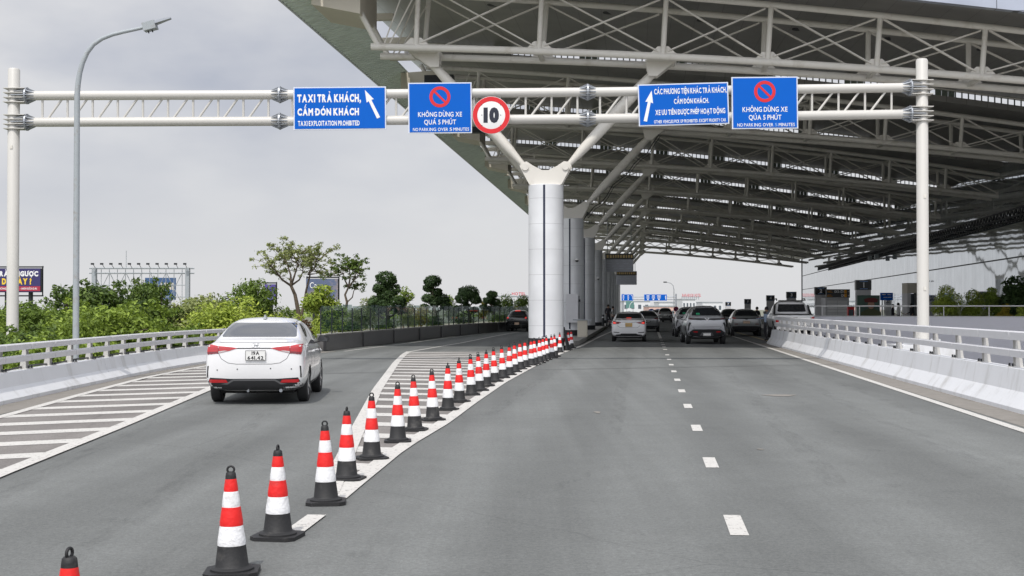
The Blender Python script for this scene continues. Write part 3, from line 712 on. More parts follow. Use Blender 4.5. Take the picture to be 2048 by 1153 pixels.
for r, lab, l1, l2, five in (((816.5, 943.5, 165.5, 267), "blue no parking sign between the taxi sign and round speed limit sign", "KHÔNG DỪNG XE", "QUÁ 5 PHÚT", 'sgn_white'),
                             ((1463.5, 1596, 154, 258), "blue no parking sign reading KHÔNG DỪNG XE nearest the right gantry post", "KHÔNG DỪNG XE", "QÚA 5 PHÚT", 'faint')):
    t, W, H = sign_root("parking_sign", *r, lab, tilt=-.5); board(t, W, H)
    k = H / 102.0; cz = H * .5 - 29 * k
    mb, nm, mt = ring(t, 0, cz, 14.8 * k, 21 * k, 'sgn_red', "prohibition_ring"); mb.build(nm, M[mt], t)
    d = Vector((.707, 0, -.707)); n = Vector((.707, 0, .707)); mb = MB(); q = [Vector((0, 0, cz)) + d * a * 15.3 * k + n * b * 2.1 * k for a, b in ((-1, -1), (1, -1), (1, 1), (-1, 1))]
    mb.hexa([p + Vector((0, -.0068, 0)) for p in q], [p + Vector((0, -.0115, 0)) for p in q]); mb.build("slash_bar", M['sgn_red'], t)
    def row(s, xa, xb, zb, cap, bold, mat='sgn_white'): text(s, (xb - xa) * k, cap * k, "lettering", M[mat], t, ((xa + xb) / 2 * k, -.0062, H * .5 - zb * k), bold)
    row(l1, -44, 44, 69, 9.6, .018); row(l2, -32, 32, 84.5, 9.6, .018)
    row("NO PARK", -54.5, -23, 97.5, 6.4, .012); row("ING", -21.5, -8, 97.5, 6.4, .012); row("OVER", -4.5, 16, 97.5, 6.4, .012); row("5", 18.9, 24.0, 97.5, 6.4, .012, five); row("MINUTES", 26.5, 58, 97.5, 6.4, .012)
a, b = U(945, 192.5, YS - .08), U(1020, 269, YS - .08)
t = thing("speed_limit_sign", "round white speed limit sign with red rim reading 10, hung from the gantry", "road sign", ((a.x + b.x) / 2, YS - .08, (a.z + b.z) / 2))
rad = (b.x - a.x) / 2
mb = MB(); mb.lathe([(rad * .985, 0), (rad, -.004), (rad, -.02), (rad * .985, -.024)], 48, Matrix.Rotation(R(90), 4, 'X')); mb.build("panel", M['sgn_white'], t, 40)
mb, nm, mt = ring(t, 0, 0, rad * .745, rad * .985, 'sgn_red', "rim", 64, -.0003); mb.build(nm, M[mt], t)
text("10", rad * .83, rad * .82, "digits", M['navy'], t, (0, -.0008, -rad * .41), .085)
mb = MB()
for x in (-.5, .5):
    for z in (-.55, 0, .55): mb.cyl((x * rad, -.008, z * rad), (x * rad, .0, z * rad), .014, n=8)
mb.build("rivet", M['dark_steel'], t)
mb = MB(); mb.box((0, .1, rad * .5), (.5, .14, .06)); mb.box((0, .1, -rad * .4), (.5, .14, .06)); mb.build("clamp_bracket", M['galv'], t)

# ================================================================== street lamp on the left
def street_lamp(base, H, reach, rise, rad, label, mat='steel_grey', flip=1):
    t = thing("street_lamp", label, "street lamp", base)
    zb = H - rise; pts = [(0, 0, 0), (0, 0, .8), (0, 0, zb)]; rd = [rad * 1.25, rad * 1.15, rad * .95]
    mb = MB(); mb.tube(pts, rd, 14)
    mb.lathe([(rad * 1.9, 0), (rad * 1.9, .03)], 14)
    mb.build("pole", M[mat], t, 50)
    mb = MB(); ap = []
    for fx0, fz0 in ((0, 0), (.012, .16), (.035, .32), (.075, .47), (.14, .62), (.23, .74), (.35, .825), (.50, .885), (.66, .925), (.83, .962), (1, 1)):
        ap.append((flip * reach * fx0, 0, zb + rise * fz0))
    mb.tube(ap, [rad * .95 - rad * .4 * k / 10 for k in range(11)], 12); mb.build("arm", M[mat], t, 60)
    d = Vector((flip, 0, .30)).normalized(); e = Vector(ap[-1]); n = Vector((-d.z * flip, 0, abs(d.x)))
    def hb(a0, a1, w_, z0, z1, w2, zz0, zz1): 
        Q = lambda a, w__, z: e + d * a + Vector((0, w__, 0)) + n * z
        return [Q(a0, -w_, z0), Q(a0, w_, z0), Q(a0, w_, z1), Q(a0, -w_, z1)], [Q(a1, -w2, zz0), Q(a1, w2, zz0), Q(a1, w2, zz1), Q(a1, -w2, zz1)]
    s_ = reach / 1.75
    mb = MB(); mb.hexa(*hb(-.1 * s_, .22 * s_, .11, -.09, .09, .13, -.10, .08)); mb.build("lamp_head", M[mat], t, bevel=.02)
    mb = MB(); mb.hexa(*hb(.2 * s_, .62 * s_, .11, .0, .07, .06, .02, .05)); mb.build("shade", M['galv'], t)
    mb = MB()
    for k in (-.03, .06): mb.cyl(e + d * (k + .02) - n * .15, e + d * (k + .02) - n * .08, .015, n=8)
    mb.build("sensor", M['black'], t)
    return t
b0 = U(152, 617, 29.0)
street_lamp((b0.x, 29.0, -3.5), 3.5 + U(295, 54, 29).z, U(295, 54, 29).x - b0.x, U(295, 54, 29).z - U(152, 190, 29).z, .065, "tall grey street lamp with a curved arm behind the left barrier")
mb = MB()

# ================================================================== traffic cones
cones = [(141, 1093, None), (461, 932, 1160), (552, 890, 1085), (651, 842, 1014), (691, 814, 966), (741, 786, 923), (792, 764, 888), (826, 750, 865), (862.5, 738, 844), (891, 725.5, 823), (914, 714.5, 807),
         (938, 706.5, 793), (955, 702, 784), (968, 696, 774.7), (986, 691, 765.5), (1002, 687.5, 758), (1016, 684, 752), (1027, 681.5, 746), (1037.5, 678, 740), (1047, 676, 736), (1060.6, 674.6, 732.5), (1068, 672.7, 730),
         (1077, 673.5, 727), (1084.6, 671.5, 723.5), (1091, 670, 720.5), (1102, 668, 717.4), (1108, 666, 714.5), (1119, 665, 706), (1130, 660, 702), (1135, 661, 700.5), (1142, 660, 697)]
base_x = [None, 466, 557, 653, 694, 744, 796, 830, 866, 896, 919, 943, 960, 973, 990, 1006, 1019, 1030, 1041, 1050, 1063, 1070, 1080, 1087, 1094, 1104.5, 1110.5, 1120, 1131.5, 1136.5, 1143]
ORD = "first second third fourth fifth sixth seventh eighth ninth tenth eleventh twelfth thirteenth fourteenth fifteenth sixteenth seventeenth eighteenth nineteenth twentieth".split()
def ordn(k):
    if k < 20: return ORD[k]
    if k < 30: return "twenty-" + ORD[k - 20] if k > 20 or True else ""
    return "thirty-" + ORD[k - 30]
ORDN = [ORD[k] if k < 20 else "twenty-" + ORD[k - 20] if k < 29 else ("thirtieth" if k == 29 else "thirty-" + ORD[k - 30]) for k in range(31)]
def make_cone():
    t = thing("traffic_cone", "x", "traffic cone", (0, 0, 0), 0, "row of red and white traffic cones")
    mb = MB(); c = .165; k = .048
    oc = [(-c + k, -c), (c - k, -c), (c, -c + k), (c, c - k), (c - k, c), (-c + k, c), (-c, c - k), (-c, -c + k)]
    mb.hexa([(x, y, .002) for x, y in oc], [(x, y, .03) for x, y in oc]); mb.build("base_plate", M['rubber'], t, bevel=.005)
    mb = MB(); r = lambda z: .110 - (.110 - .031) * (z / .64)
    mb.lathe([(.135, .03), (.135, .042), (.124, .05), (r(.05) + .005, .052), (r(.06), .06), (r(.19), .19)], 28); mb.build("body", M['rubber'], t, 45)
    mb = MB(); zz = [.19, .315, .435, .535, .615]
    pr = []; mi = []
    for i, (a, b) in enumerate(zip(zz, zz[1:])):
        n = 5
        for q in range(n + 1):
            z = a + (b - a) * q / n + (0 if q not in (0,) else .0)
            rr = r(z) + .0025 + .0012 * random.uniform(-1, 1) - (.002 if q in (0, n) else 0)
            pr.append((rr, z)); mi.append(i % 2)
    mb.lathe(pr, 28, mis=mi, close=False)
    mb.build("reflective_sleeve", [M['cone_white'], M['cone_red']], t, 60)
    mb = MB(); mb.lathe([(r(.615), .615), (r(.64) + .002, .63), (.03, .652), (.022, .66)], 20)
    n = 14; pts = [(.021 * math.cos(a), 0, .674 + .021 * math.sin(a)) for a in np.linspace(-.9, math.pi + .9, n)]
    mb.tube(pts, .007, 8); mb.build("handle", M['rubber'], t, 50)
    return t
c0 = make_cone()
for i, (px, ty, by) in enumerate(cones):
    if by is None:
        Y = 2600 * (HC - .675) / (ty - 617); p = U(px, ty, Y); X = p.x; hs = .967
    else:
        Yf = 4290 / (by - 617); Y = Yf + .2 * (1 if i < 27 else .6); p = U(base_x[i], 617, Y); X = p.x
        hs = (U(px, ty, Y).z) / .698
    o = c0 if i == 0 else copy_tree(c0)
    lean = U(px, ty, Y).x - X if by else 0
    lean += random.uniform(-.02, .02)
    o.location = (X, Y, .0); o.scale = (1.0, 1.0, max(.9, min(1.12, hs)))
    o.rotation_euler = (0, math.atan2(lean, .7) * .6, R(random.choice([4, 12, -8, 80, 20, 65]) if i not in (1, 3) else 6))
    if i in (0, 2, 4): o.rotation_euler.z = R(80 if i else 76)
    o['label'] = ("red, white and black traffic cone cut off at the bottom left corner" if i == 0 else "red, white and black traffic cone, %s nearest in the row by the hatched island" % ORDN[i])
# dark folded board among the last cones
t = thing("folding_warning_board", "narrow dark folding board standing between the last cones of the row", "warning board", U(1126, 617, 50.5).xy.to_3d())
mb = MB()
for s in (-1, 1): mb.hexa([(-.22, s * .22, 0), (.22, s * .22, 0), (.22, s * .25, 0), (-.22, s * .25, 0)], [(-.08, s * .01, .92), (.08, s * .01, .92), (.08, s * .04, .92), (-.08, s * .04, .92)])
mb.build("panel", M['dark_steel'], t)
t.rotation_euler.z = R(70)
# ================================================================== canopy and columns
SP = 19.0; NT = 10
def zbot(x): return 11.45 - .055 * x - .0014 * x * x
def ztop(x): return 13.85 - .09 * x - .0015 * x * x
def zdeck(x): return ztop(x) + .42
NODES = [-4.95, -.2, 4.5, 8.4, 12.4, 16.2, 20.0, 23.6, 27.2]
canopy = thing("terminal_canopy", "huge steel truss canopy with dark soffit panels reaching over the right lanes from the terminal", "canopy", C0, CROT)
def zlist(a, b, n): return [a + (b - a) * k / n for k in range(n + 1)]
for i in range(NT):
    ly = i * SP
    tr = bpy.data.objects.new("truss", None); COL.objects.link(tr); tr.parent = canopy; tr.location = (0, ly, 0)
    far = i > 5
    for s in (-.95, .95):
        xe = 29.5 if i else 27.5
        mb = MB(); mb.tube([(x, s, zbot(x)) for x in zlist(-6.7, xe, 18)], .14, 8 if far else 14); mb.build("bottom_chord", M['truss'], tr, 60)
        mb = MB(); mb.tube([(x, s * 1.3, ztop(x)) for x in zlist(-7.6, xe + 1, 18)], .125, 8 if far else 14); mb.build("top_chord", M['truss'], tr, 60)
    def web(mb, x):
        for s in (-.95, .95): mb.cyl((x, s, zbot(x)), (x + .06 * (zbot(x) - 9), s * 1.3, ztop(x)), .10, n=8 if far else 12)
    def gus(mb, x):
        for s in (-.95, .95): mb.hexa([(x - .5, s - .02, zbot(x) + .1), (x + .5, s - .02, zbot(x) + .1), (x + .5, s + .02, zbot(x) + .1), (x - .5, s + .02, zbot(x) + .1)], [(x - .2, s - .02, zbot(x) + .38), (x + .2, s - .02, zbot(x) + .38), (x + .2, s + .02, zbot(x) + .38), (x - .2, s + .02, zbot(x) + .38)])
        mb.box((x, 0, zbot(x)), (.16, 1.9, .14))
    for x in NODES:
        mb = MB(); web(mb, x); gus(mb, x); mb.build("web_post", M['truss'], tr, 50)
    mb = MB()
    for a, b in zip(NODES, NODES[1:]):
        for s in (-.95, .95):
            for d in ((-.06, .06) if not far else (0,)):
                s2 = s * 1.3
                mb.cyl((a + .2, s + d, zbot(a) + .2), (b - .1, s2 + d, ztop(b) - .15), .028, n=6); mb.cyl((b - .2, s + d, zbot(b) + .2), (a + .2, s2 + d, ztop(a) - .15), .028, n=6)
    for s in (-.95, .95):
        mb.cyl((-6.4, s, zbot(-6.4)), (-7.9, s * 1.3, ztop(-7.9) + .1), .11, n=10); mb.cyl((-6.0, s, zbot(-6.0) + .1), (-4.95 + .2, s * 1.3, ztop(-5) - .2), .03, n=6); mb.cyl((-6.2, s, zbot(-6.2) + .1), (-5.3, s * 1.3, ztop(-5.3) - .2), .03, n=6)
    mb.build("tie_rods", M['truss'], tr, 60)
XE = -8.6
for i in range(-1, NT):
    y0 = i * SP - 2.3; y1 = (i + 1) * SP - 2.0
    if i == -1: continue
    if i == 0: y0 = -3.4
    if i == NT - 1: y1 = i * SP + 3.5
    mb = MB(); xs_ = zlist(XE, 32, 22); st = .66
    lo = [[mb.bm.verts.new((x, y, zdeck(x) + (st if y == y1 and i < NT - 1 else 0))) for x in xs_] for y in (y0, y1)]
    hi = [[mb.bm.verts.new((x, y, zdeck(x) + .3 + (st if y == y1 and i < NT - 1 else 0))) for x in xs_] for y in (y0, y1)]
    for k in range(len(xs_) - 1):
        mb.face([lo[0][k], lo[0][k + 1], lo[1][k + 1], lo[1][k]]); mb.face([hi[0][k], hi[1][k], hi[1][k + 1], hi[0][k + 1]])
        mb.face([lo[0][k], hi[0][k], hi[0][k + 1], lo[0][k + 1]]); mb.face([lo[1][k], lo[1][k + 1], hi[1][k + 1], hi[1][k]])
    mb.face([lo[0][0], lo[1][0], hi[1][0], hi[0][0]]); mb.face([lo[0][-1], hi[0][-1], hi[1][-1], lo[1][-1]])
    mb.build("roof_panel", M['ceil'], canopy)
    # deep beam along the end of every panel
    mb = MB()
    for a, b in zip(xs_, xs_[1:]): mb.hexa([(a, y1 - .35, zdeck(a) - .06 + st), (b, y1 - .35, zdeck(b) - .06 + st), (b, y1 - .03, zdeck(b) - .06 + st), (a, y1 - .03, zdeck(a) - .06 + st)], [(a, y1 - .35, zdeck(a) - .004 + st), (b, y1 - .35, zdeck(b) - .004 + st), (b, y1 - .03, zdeck(b) - .004 + st), (a, y1 - .03, zdeck(a) - .004 + st)])
    mb.build("panel_beam", M['truss'], canopy)
    if i < NT - 1:     # ribbed louvre across the open slot
        mb = MB(); x = XE + .2; ya, k = y1 - .2, 0
        while x < 31:
            z = zdeck(x); wd = .06 if k % 14 > 2 else .30
            mb.hexa([(x, ya - .03, z + .28), (x + wd, ya - .03, z + .28), (x + wd, ya + .03, z + .28), (x, ya + .03, z + .28)], [(x, ya - .03, z + .67), (x + wd, ya - .03, z + .67), (x + wd, ya + .03, z + .67), (x, ya + .03, z + .67)])
            x += .32; k += 1
        mb.hexa([(XE, ya - .05, zdeck(XE) + .55), (31, ya - .05, zdeck(31) + .55), (31, ya + .05, zdeck(31) + .55), (XE, ya + .05, zdeck(XE) + .55)], [(XE, ya - .05, zdeck(XE) + .60), (31, ya - .05, zdeck(31) + .60), (31, ya + .05, zdeck(31) + .60), (XE, ya + .05, zdeck(XE) + .60)]) if False else None
        tag(mb.build("louvre", M['louvre'], canopy), kind='stuff')
# eave: ribbed sheet, cream soffit strip
ys_ = zlist(-3.4, (NT - 1) * SP + 3.5, 380)
mb = MB()
for a in ys_[:-1]:
    for (x0, x1, z0, z1) in ((-10.35, -8.62, 13.72, 14.2),):
        b = a + .36
        mb.hexa([(x0, a, z0), (x1, a, z1), (x1, b, z1), (x0, b, z0)], [(x0, a, z0 + .05), (x1, a, z1 + .05), (x1, b, z1 + .05), (x0, b, z0 + .05)])
        mb.hexa([(x0, a + .36, z0 - .03), (x1, a + .36, z1 - .03), (x1, a + .5, z1 - .03), (x0, a + .5, z0 - .03)], [(x0, a + .36, z0 + .05), (x1, a + .36, z1 + .05), (x1, a + .5, z1 + .05), (x0, a + .5, z0 + .05)])
mb.build("eave_sheet", M['eave'], canopy)
mb = MB(); mb.box((-10.4, (ys_[0] + ys_[-1]) / 2, 13.86), (.09, ys_[-1] - ys_[0], .34)); mb.build("gutter_edge", M['fascia'], canopy)
for i in range(NT):
    ly = i * SP
    mb = MB(); mb.hexa([(-8.9, ly - 1.6, 13.3), (-7.0, ly - 1.6, 12.9), (-7.0, ly + 1.6, 12.9), (-8.9, ly + 1.6, 13.3)], [(-8.9, ly - 1.6, 14.1), (-7.0, ly - 1.6, 14.2), (-7.0, ly + 1.6, 14.2), (-8.9, ly + 1.6, 14.1)]); mb.build("eave_soffit", M['soffit'], canopy)
    for k in (5, 10, 14): mb = MB(); mb.box((-7.9, ly + k, 14.25), (1.9, .3, .28)); mb.build("eave_bracket", M['soffit'], canopy)
# front fascia
mb = MB(); xs_ = zlist(-10.3, 32, 24)
for a, b in zip(xs_, xs_[1:]):
    mb.hexa([(a, -3.75, zdeck(a) - .35), (b, -3.75, zdeck(b) - .35), (b, -3.42, zdeck(b) - .35), (a, -3.42, zdeck(a) - .35)], [(a, -3.75, zdeck(a) + .55), (b, -3.75, zdeck(b) + .55), (b, -3.42, zdeck(b) + .55), (a, -3.42, zdeck(a) + .55)])
mb.build("front_fascia", M['fascia'], canopy)
for x in (-2.6, 2.4, 6.4, 10.4, 14.2, 18):
    mb = MB(); mb.lathe([(.34, -.05), (.34, .02)], 20, Matrix.Translation((x, 1.5 if False else 5.5, zdeck(x) + .85 * 7.8 / 19.3)))
    mb.build("downlight", M['dark_steel'], canopy)
mb = MB()
for x, ly in ((-6.6, 15.8), (-6.6, 34.5)): mb.box((x, ly, 13.4), (1.5, .5, .45))
mb.build("roof_vent", M['dark_steel'], canopy)

CR = .68; CT = 6.42
def make_column():
    t = thing("canopy_column", "x", "column", C0, CROT, "round white clad columns carrying the canopy")
    mb = MB(); mb.lathe([(CR, .0), (CR, CT - .02), (CR - .03, CT)], 48); sh = mb.build("shaft", M['clad'], t, 30)
    mb = MB(); mb.lathe([(CR + .012, .2), (CR + .012, .5)], 40); mb.build("base_ring", M['dark_steel'], t, 30)
    a0 = R(-90) - R(2); mb = MB(); n = 4
    for q in range(n):
        a, b = a0 + (q - 2) * .03, a0 + (q - 1) * .03
        mb.hexa([(r * math.cos(u), r * math.sin(u), .55) for r, u in ((CR - .02, a), (CR + .01, a), (CR + .01, b), (CR - .02, b))], [(r * math.cos(u), r * math.sin(u), CT - .04) for r, u in ((CR - .02, a), (CR + .01, a), (CR + .01, b), (CR - .02, b))])
    mb.build("reveal_strip", M['strip'], t)
    # Y-shaped head: two thick plates and the pivots
    mb = MB(); pl = [(-.62, CT), (.62, CT), (1.0, CT + .72), (.92, CT + .86), (.72, CT + .9), (.45, CT + .72), (.12, CT + .56), (-.12, CT + .56), (-.45, CT + .72), (-.72, CT + .9), (-.92, CT + .86), (-1.0, CT + .72)]
    for y in (-.34, .30): mb.prism(pl, lambda u, v, q: Vector((u, q, v)), y, y + .05)
    mb.box((0, 0, CT + .27), (.05, .62, .52))
    mb.prism([(-.6, CT), (.6, CT), (.72, CT + .5), (-.72, CT + .5)], lambda u, v, q: Vector((u, q, v)), -.24, .24)
    mb.build("head_plate", M['truss'], t)
    for s in (-1, 1):
        mb = MB(); mb.cyl((s * .78, -.40, CT + .68), (s * .78, .40, CT + .68), .13, n=18); mb.build("pivot_pin", M['truss'], t, 40)
    for s, top in ((-1, (-4.75, zbot(-4.75) - .12)), (1, (4.45, zbot(4.45) - .12))):
        a = Vector((s * .78, 0, CT + .68)); b = Vector((top[0], 0, top[1])); L_ = (b - a).length; rr = [.10, .13, .18, .215, .235, .225, .19, .15, .11]; us = [0, .08, .16, .28, .5, .68, .82, .93, 1]
        mb = MB(); mb.tube([a + (b - a) * u for u in us], rr, 16); mb.build("arm", M['truss'], t, 70)
        mb = MB(); x = top[0]; d = (b - a).normalized()
        pl = [(x - .62, zbot(x)), (x + .62, zbot(x)), (x + .1 - d.x * .55 + .12, top[1] + .05 - d.z * .75), (x + .1 - d.x * .55 - .22, top[1] + .05 - d.z * .75)]
        for y in (-.3, -.02, .26): mb.prism(pl, lambda u, v, q: Vector((u, q, v)), y, y + .04)
        mb.box((x, 0, zbot(x) + .02), (1.1, 1.9, .2)); mb.build("arm_head", M['truss'], t)
    return t
col0 = make_column()
for i in range(NT):
    o = col0 if i == 0 else copy_tree(col0)
    o.location = cl(0, i * SP, 0)
    o['label'] = "sunlit white clad column with Y-shaped arms, nearest of the row" if i == 0 else "round grey-white clad column, %s from the front of the row" % ORD[i]
# loose cables hanging round the second column's arm
mb = MB(); a = cl(.85, SP - .2, CT + .4); b = cl(4.7, SP - .1, 11)
pts = [cl(.72, SP - .72, CT - .1), cl(.95, SP - .6, CT + .3)]
for k in range(12):
    u = k / 11; p = a.lerp(b, u); pts.append(p + Vector((.05 * math.sin(k), -.26, -.28 + .12 * math.sin(k * 1.9))))
mb.tube(pts, .025, 6); mb.tube([p + Vector((.06, -.03, -.12)) for p in pts[2:]], .018, 6)
tag(mb.build("cable", M['black'], smooth=60), "black cables draped along the slanting arm of the second column", "cable")
# utility cabinets by the second column
t = thing("utility_cabinet", "small beige utility cabinet with a flat lid at the foot of the second column", "cabinet", cl(.75, SP - 3.2, .2), CROT)
mb = MB(); mb.box((0, 0, .42), (.5, .45, .84)); mb.build("body", M['soffit'], t, bevel=.01)
mb = MB(); mb.box((0, 0, .86), (.95, .6, .05)); mb.build("lid", M['steel_grey'], t)
mb = MB(); mb.box((0, -.235, .42), (.42, .02, .72)); mb.build("door", M['soffit'], t)
t = thing("control_box", "tall white control box fixed to the second column above the beige cabinet", "control box", cl(.12, SP - .95, .9), CROT)
mb = MB(); mb.box((0, 0, .75), (.62, .3, 1.5)); mb.build("body", M['kiosk'] if False else M['rail'], t, bevel=.01)
mb = MB(); mb.cyl((.36, -.1, .2), (.36, -.1, 1.4), .02, n=8); mb.box((.38, -.14, 1.15), (.1, .1, .14)); mb.build("conduit", M['dark_steel'], t)
for i, (k, z) in enumerate(((1, 4.2), (3, 4.1))):
    t = thing("security_camera", "white dome security camera on the %s column" % ORD[k], "camera", cl(.35, k * SP - .66, z), CROT, None)
    mb = MB(); mb.box((0, -.12, .06), (.1, .26, .06)); mb.build("bracket", M['rail'], t)
    mb = MB(); mb.lathe([(.02, .06), (.11, .04), (.12, -.02), (.1, -.03)], 16, Matrix.Translation((.02, -.3, 0))); mb.build("housing", M['sgn_white'], t, 40)
    mb = MB(); mb.lathe([(.095, -.03), (.08, -.09), (.03, -.12)], 16, Matrix.Translation((.02, -.3, 0))); mb.build("dome", M['sgn_black'], t, 40)
for k, (lx, ly, nm) in enumerate(((.8, 3 * SP - 3, "black bollard standing on the kerb between the third and fourth columns"),)):
    t = thing("bollard", nm, "bollard", cl(lx, ly, .2)); mb = MB(); mb.lathe([(.09, 0), (.09, .85), (.07, .93), (.02, .95)], 16); mb.build("post", M['dark_steel'], t, 40); mb = MB(); mb.lathe([(.094, .68), (.094, .78)], 16); mb.build("reflective_band", M['sgn_white'], t, 40)
# hanging information boards
for i, (px0, px1, y0, y1, ym, Y, lab) in enumerate(((1210.5, 1267, 507.5, 544, 519, 108, "grey information board with a dark lit text strip hanging beside the columns, nearer one"), (1233, 1273.5, 543, 570, 551, 150, "grey information board with a dark lit text strip hanging beside the columns, farther one"))):
    a, b = U(px0, y0, Y), U(px1, y1, Y); W, H = b.x - a.x, a.z - b.z; zm = U(px0, ym, Y).z
    t = thing("information_board", lab, "information board", ((a.x + b.x) / 2, Y, b.z), 0, "information boards hanging by the columns")
    mb = MB(); mb.box((0, .1, (zm - b.z) / 2), (W, .18, zm - b.z)); mb.build("lower_panel", pm('board_grey', (.50, .52, .58), .5, .05), t, bevel=.01)
    mb = MB(); h2 = a.z - zm; mb.box((0, .1, zm - b.z + h2 / 2), (W * 1.01, .22, h2)); mb.build("text_strip", M['sgn_black'], t)
    mb = MB(); random.seed(i)
    x = -W * .46
    while x < W * .44:
        d = random.uniform(.1, .22); mb.box((x + d / 2, -.015, zm - b.z + h2 * .5), (d * .8, .01, h2 * .5)); x += d + .06
    mb.build("lit_text", M['led'], t)
    mb = MB(); z = (zm - b.z) * .86
    while z > .1:
        x = -W * .45
        while x < W * .42:
            d = random.uniform(.15, .5); mb.box((x + d / 2, .004, z), (min(d, W * .45 - x) * .9, .01, .035)); x += d + random.uniform(.08, .4)
        z -= .21
    mb.build("small_text", M['sgn_edge'], t)
    mb = MB()
    for x in (-W * .42, W * .42): mb.cyl((x, .1, a.z - b.z), (x, .1, 7.3 if False else a.z - b.z + 3.6), .03, n=8)
    mb.build("hanger", M['steel_grey'], t)

# ================================================================== terminal building
fa, fb = Vector((fx(40), 40, 0)), Vector((fx(221), 221, 0))
fr = math.atan2(fb.y - fa.y, fb.x - fa.x); FL = (fb - fa).length
term = thing("terminal_building", "long glass-fronted terminal building on the right under the canopy", "building", fa, fr)
mb = MB(); mb.box((FL / 2, -.15, 5.6), (FL, .3, 10.6)); mb.build("glass_wall", M['facade'], term)
mb = MB()
for z in (4.8, 7.1): mb.box((FL / 2, .03, z), (FL, .1, .07))
mb.build("transom", M['dark_steel'], term)
mb = MB(); mb.box((FL + .08, -.2, 5.6), (.16, .6, 10.6)); mb.build("corner_post", M['steel_grey'], term)
mb = MB(); mb.box((FL / 2, -10.2, 5.4), (FL - .2, 19.6, 10)); mb.build("rear_block", M['kiosk'], term)
mb = MB(); x = 30
for z in (7.15, 7.6): mb.cyl((30, .75, z), (FL * .82, .75, z), .06, n=8)
while x < FL * .82 - .6:
    mb.cyl((x, .75, 7.15), (x + .45, .75, 7.6), .045, n=6); mb.cyl((x + .9, .75, 7.15), (x + .45, .75, 7.6), .045, n=6); x += .9
x = 32
while x < FL * .82: mb.box((x, .35, 7.38), (.08, .8, .1)); x += 6
mb.build("lattice_beam", M['dark_steel'], term)
mb = MB()
for x in (92, 96.5): mb.box((x, .9, 6.85), (.5, .35, .5))
mb.build("floodlight", M['steel_grey'], term)

# retaining wall and handrail on the right
wp = [(15.62, 90), (15.62, 67.2), (15.9, 66.5), (20, 63.5), (24.3, 61), (40, 49.7)]
t = thing("retaining_wall", "plain lavender-grey retaining wall below the handrail on the right", "wall", (15.6, 66.5, 0))
Mi = Matrix.Translation((-15.6, -66.5, 0))
mb = MB(); mb.sweep([(0, -3.5), (0, 1.22), (.25, 1.22), (.25, -3.5)], wp[1:]); mb.build("wall_body", M['wall_lav'], t, M=Mi)
mb = MB(); mb.sweep([(-.03, 1.221), (-.03, 1.27), (.28, 1.27), (.28, 1.221)], wp[1:]); mb.build("coping", M['concrete_white'], t, M=Mi)
a = U(1545, 617, 73.0); hp = [(a.x, 73.0)] + [(x + .1, y + .12) for x, y in wp[2:]]
t = thing("handrail", "thin white handrail with slender posts along the top of the retaining wall", "handrail", (hp[0][0], hp[0][1], 0)); Mi = Matrix.Translation((-hp[0][0], -hp[0][1], 0))
mb = MB(); mb.tube([(x, y, 1.76) for x, y in hp], .032, 8); mb.build("top_rail", M['sgn_white'], t, 60, M=Mi)
for p in resample(hp, 2.1):
    mb = MB(); mb.cyl((p[0], p[1], .4 if p[0] < 15.8 else 1.24), (p[0], p[1], 1.76), .022, n=8); mb.build("post", M['sgn_white'], t, M=Mi)

# numbered gate pylons
def pylon(px, yt, yb, num, Y, label, w=1.0, poster=None):
    c = U(px, yt, Y); zb = U(px, yb, Y).z; zt = c.z
    t = thing("gate_pylon", label, "gate sign", (c.x, Y, .3), 0, "numbered gate pylons in front of the terminal")
    h = zt - zb
    mb = MB(); mb.box((0, .12, (zb - .3) / 2), (w * .94, .3, zb - .3)); mb.build("pillar", M['kiosk'], t, bevel=.01)
    mb = MB(); mb.box((0, .12, zb - .3 + h / 2), (w, .36, h)); mb.build("number_panel", M['sgn_black'], t, bevel=.01)
    text(num, None, h * .5, "digit", M['sgn_white'], t, (0, -.062, zb - .3 + h * .25), .05)
    mb = MB(); mb.box((0, -.062, zb - .3 + h * .86), (w * .55, .008, .04)); mb.box((0, -.062, zb - .3 + h * .12), (w * .5, .008, .03)); mb.build("small_text", M['faint'], t)
    return t
p1_ = pylon(1727, 560.5, 580.5, "1", 84, "black-topped pylon numbered 1, largest of the gate pylons, behind the picture panel", 1.0)
pylon(1641.5, 574.5, 590, "2", 108, "black-topped pylon numbered 2 beside the yellow and black direction sign", .98)
pylon(1583, 584, 596.5, "3", 132, "black-topped pylon numbered 3 behind the white pickup")
pylon(1541, 591, 602, "4", 160, "black-topped pylon numbered 4 behind the dark crossover", 1.0)
pylon(1495.5, 598.5, 608, "5", 198, "black-topped pylon numbered 5 far off above the parked cars", 1.0)
pylon(1456.5, 604.5, 612, "7", 236, "black-topped pylon numbered 7, the farthest and smallest", 1.0)
a, b = U(1715, 591, 83), U(1760, 640, 83); W, H = b.x - a.x, a.z - .3
t = thing("picture_panel", "large green picture panel of an officer in a peaked cap in front of pylon 1", "display panel", ((a.x + b.x) / 2, 83, .3))
mb = MB(); mb.box((0, .06, H / 2), (W, .1, H)); mb.build("panel", pm("picture_green", (.06, .115, .09), .5, .5, 1.2), t)
mb = MB(); cz = H * .72; s_ = .34
mb.prism([(s_ * 1.0 * math.cos(q) * .62, cz + s_ * math.sin(q) * .8) for q in np.linspace(0, 6.2, 16)], lambda u, v, q: Vector((u + .15, q, v)), -.01, .008); mb.build("printed_face", M['skin'], t)
mb = MB(); mb.prism([(-.38, cz + .16), (.38, cz + .16), (.46, cz + .34), (.2, cz + .44), (-.2, cz + .44), (-.46, cz + .34)], lambda u, v, q: Vector((u + .15, q, v)), -.016, .008); mb.build("printed_cap", M['cloth_red'], t)
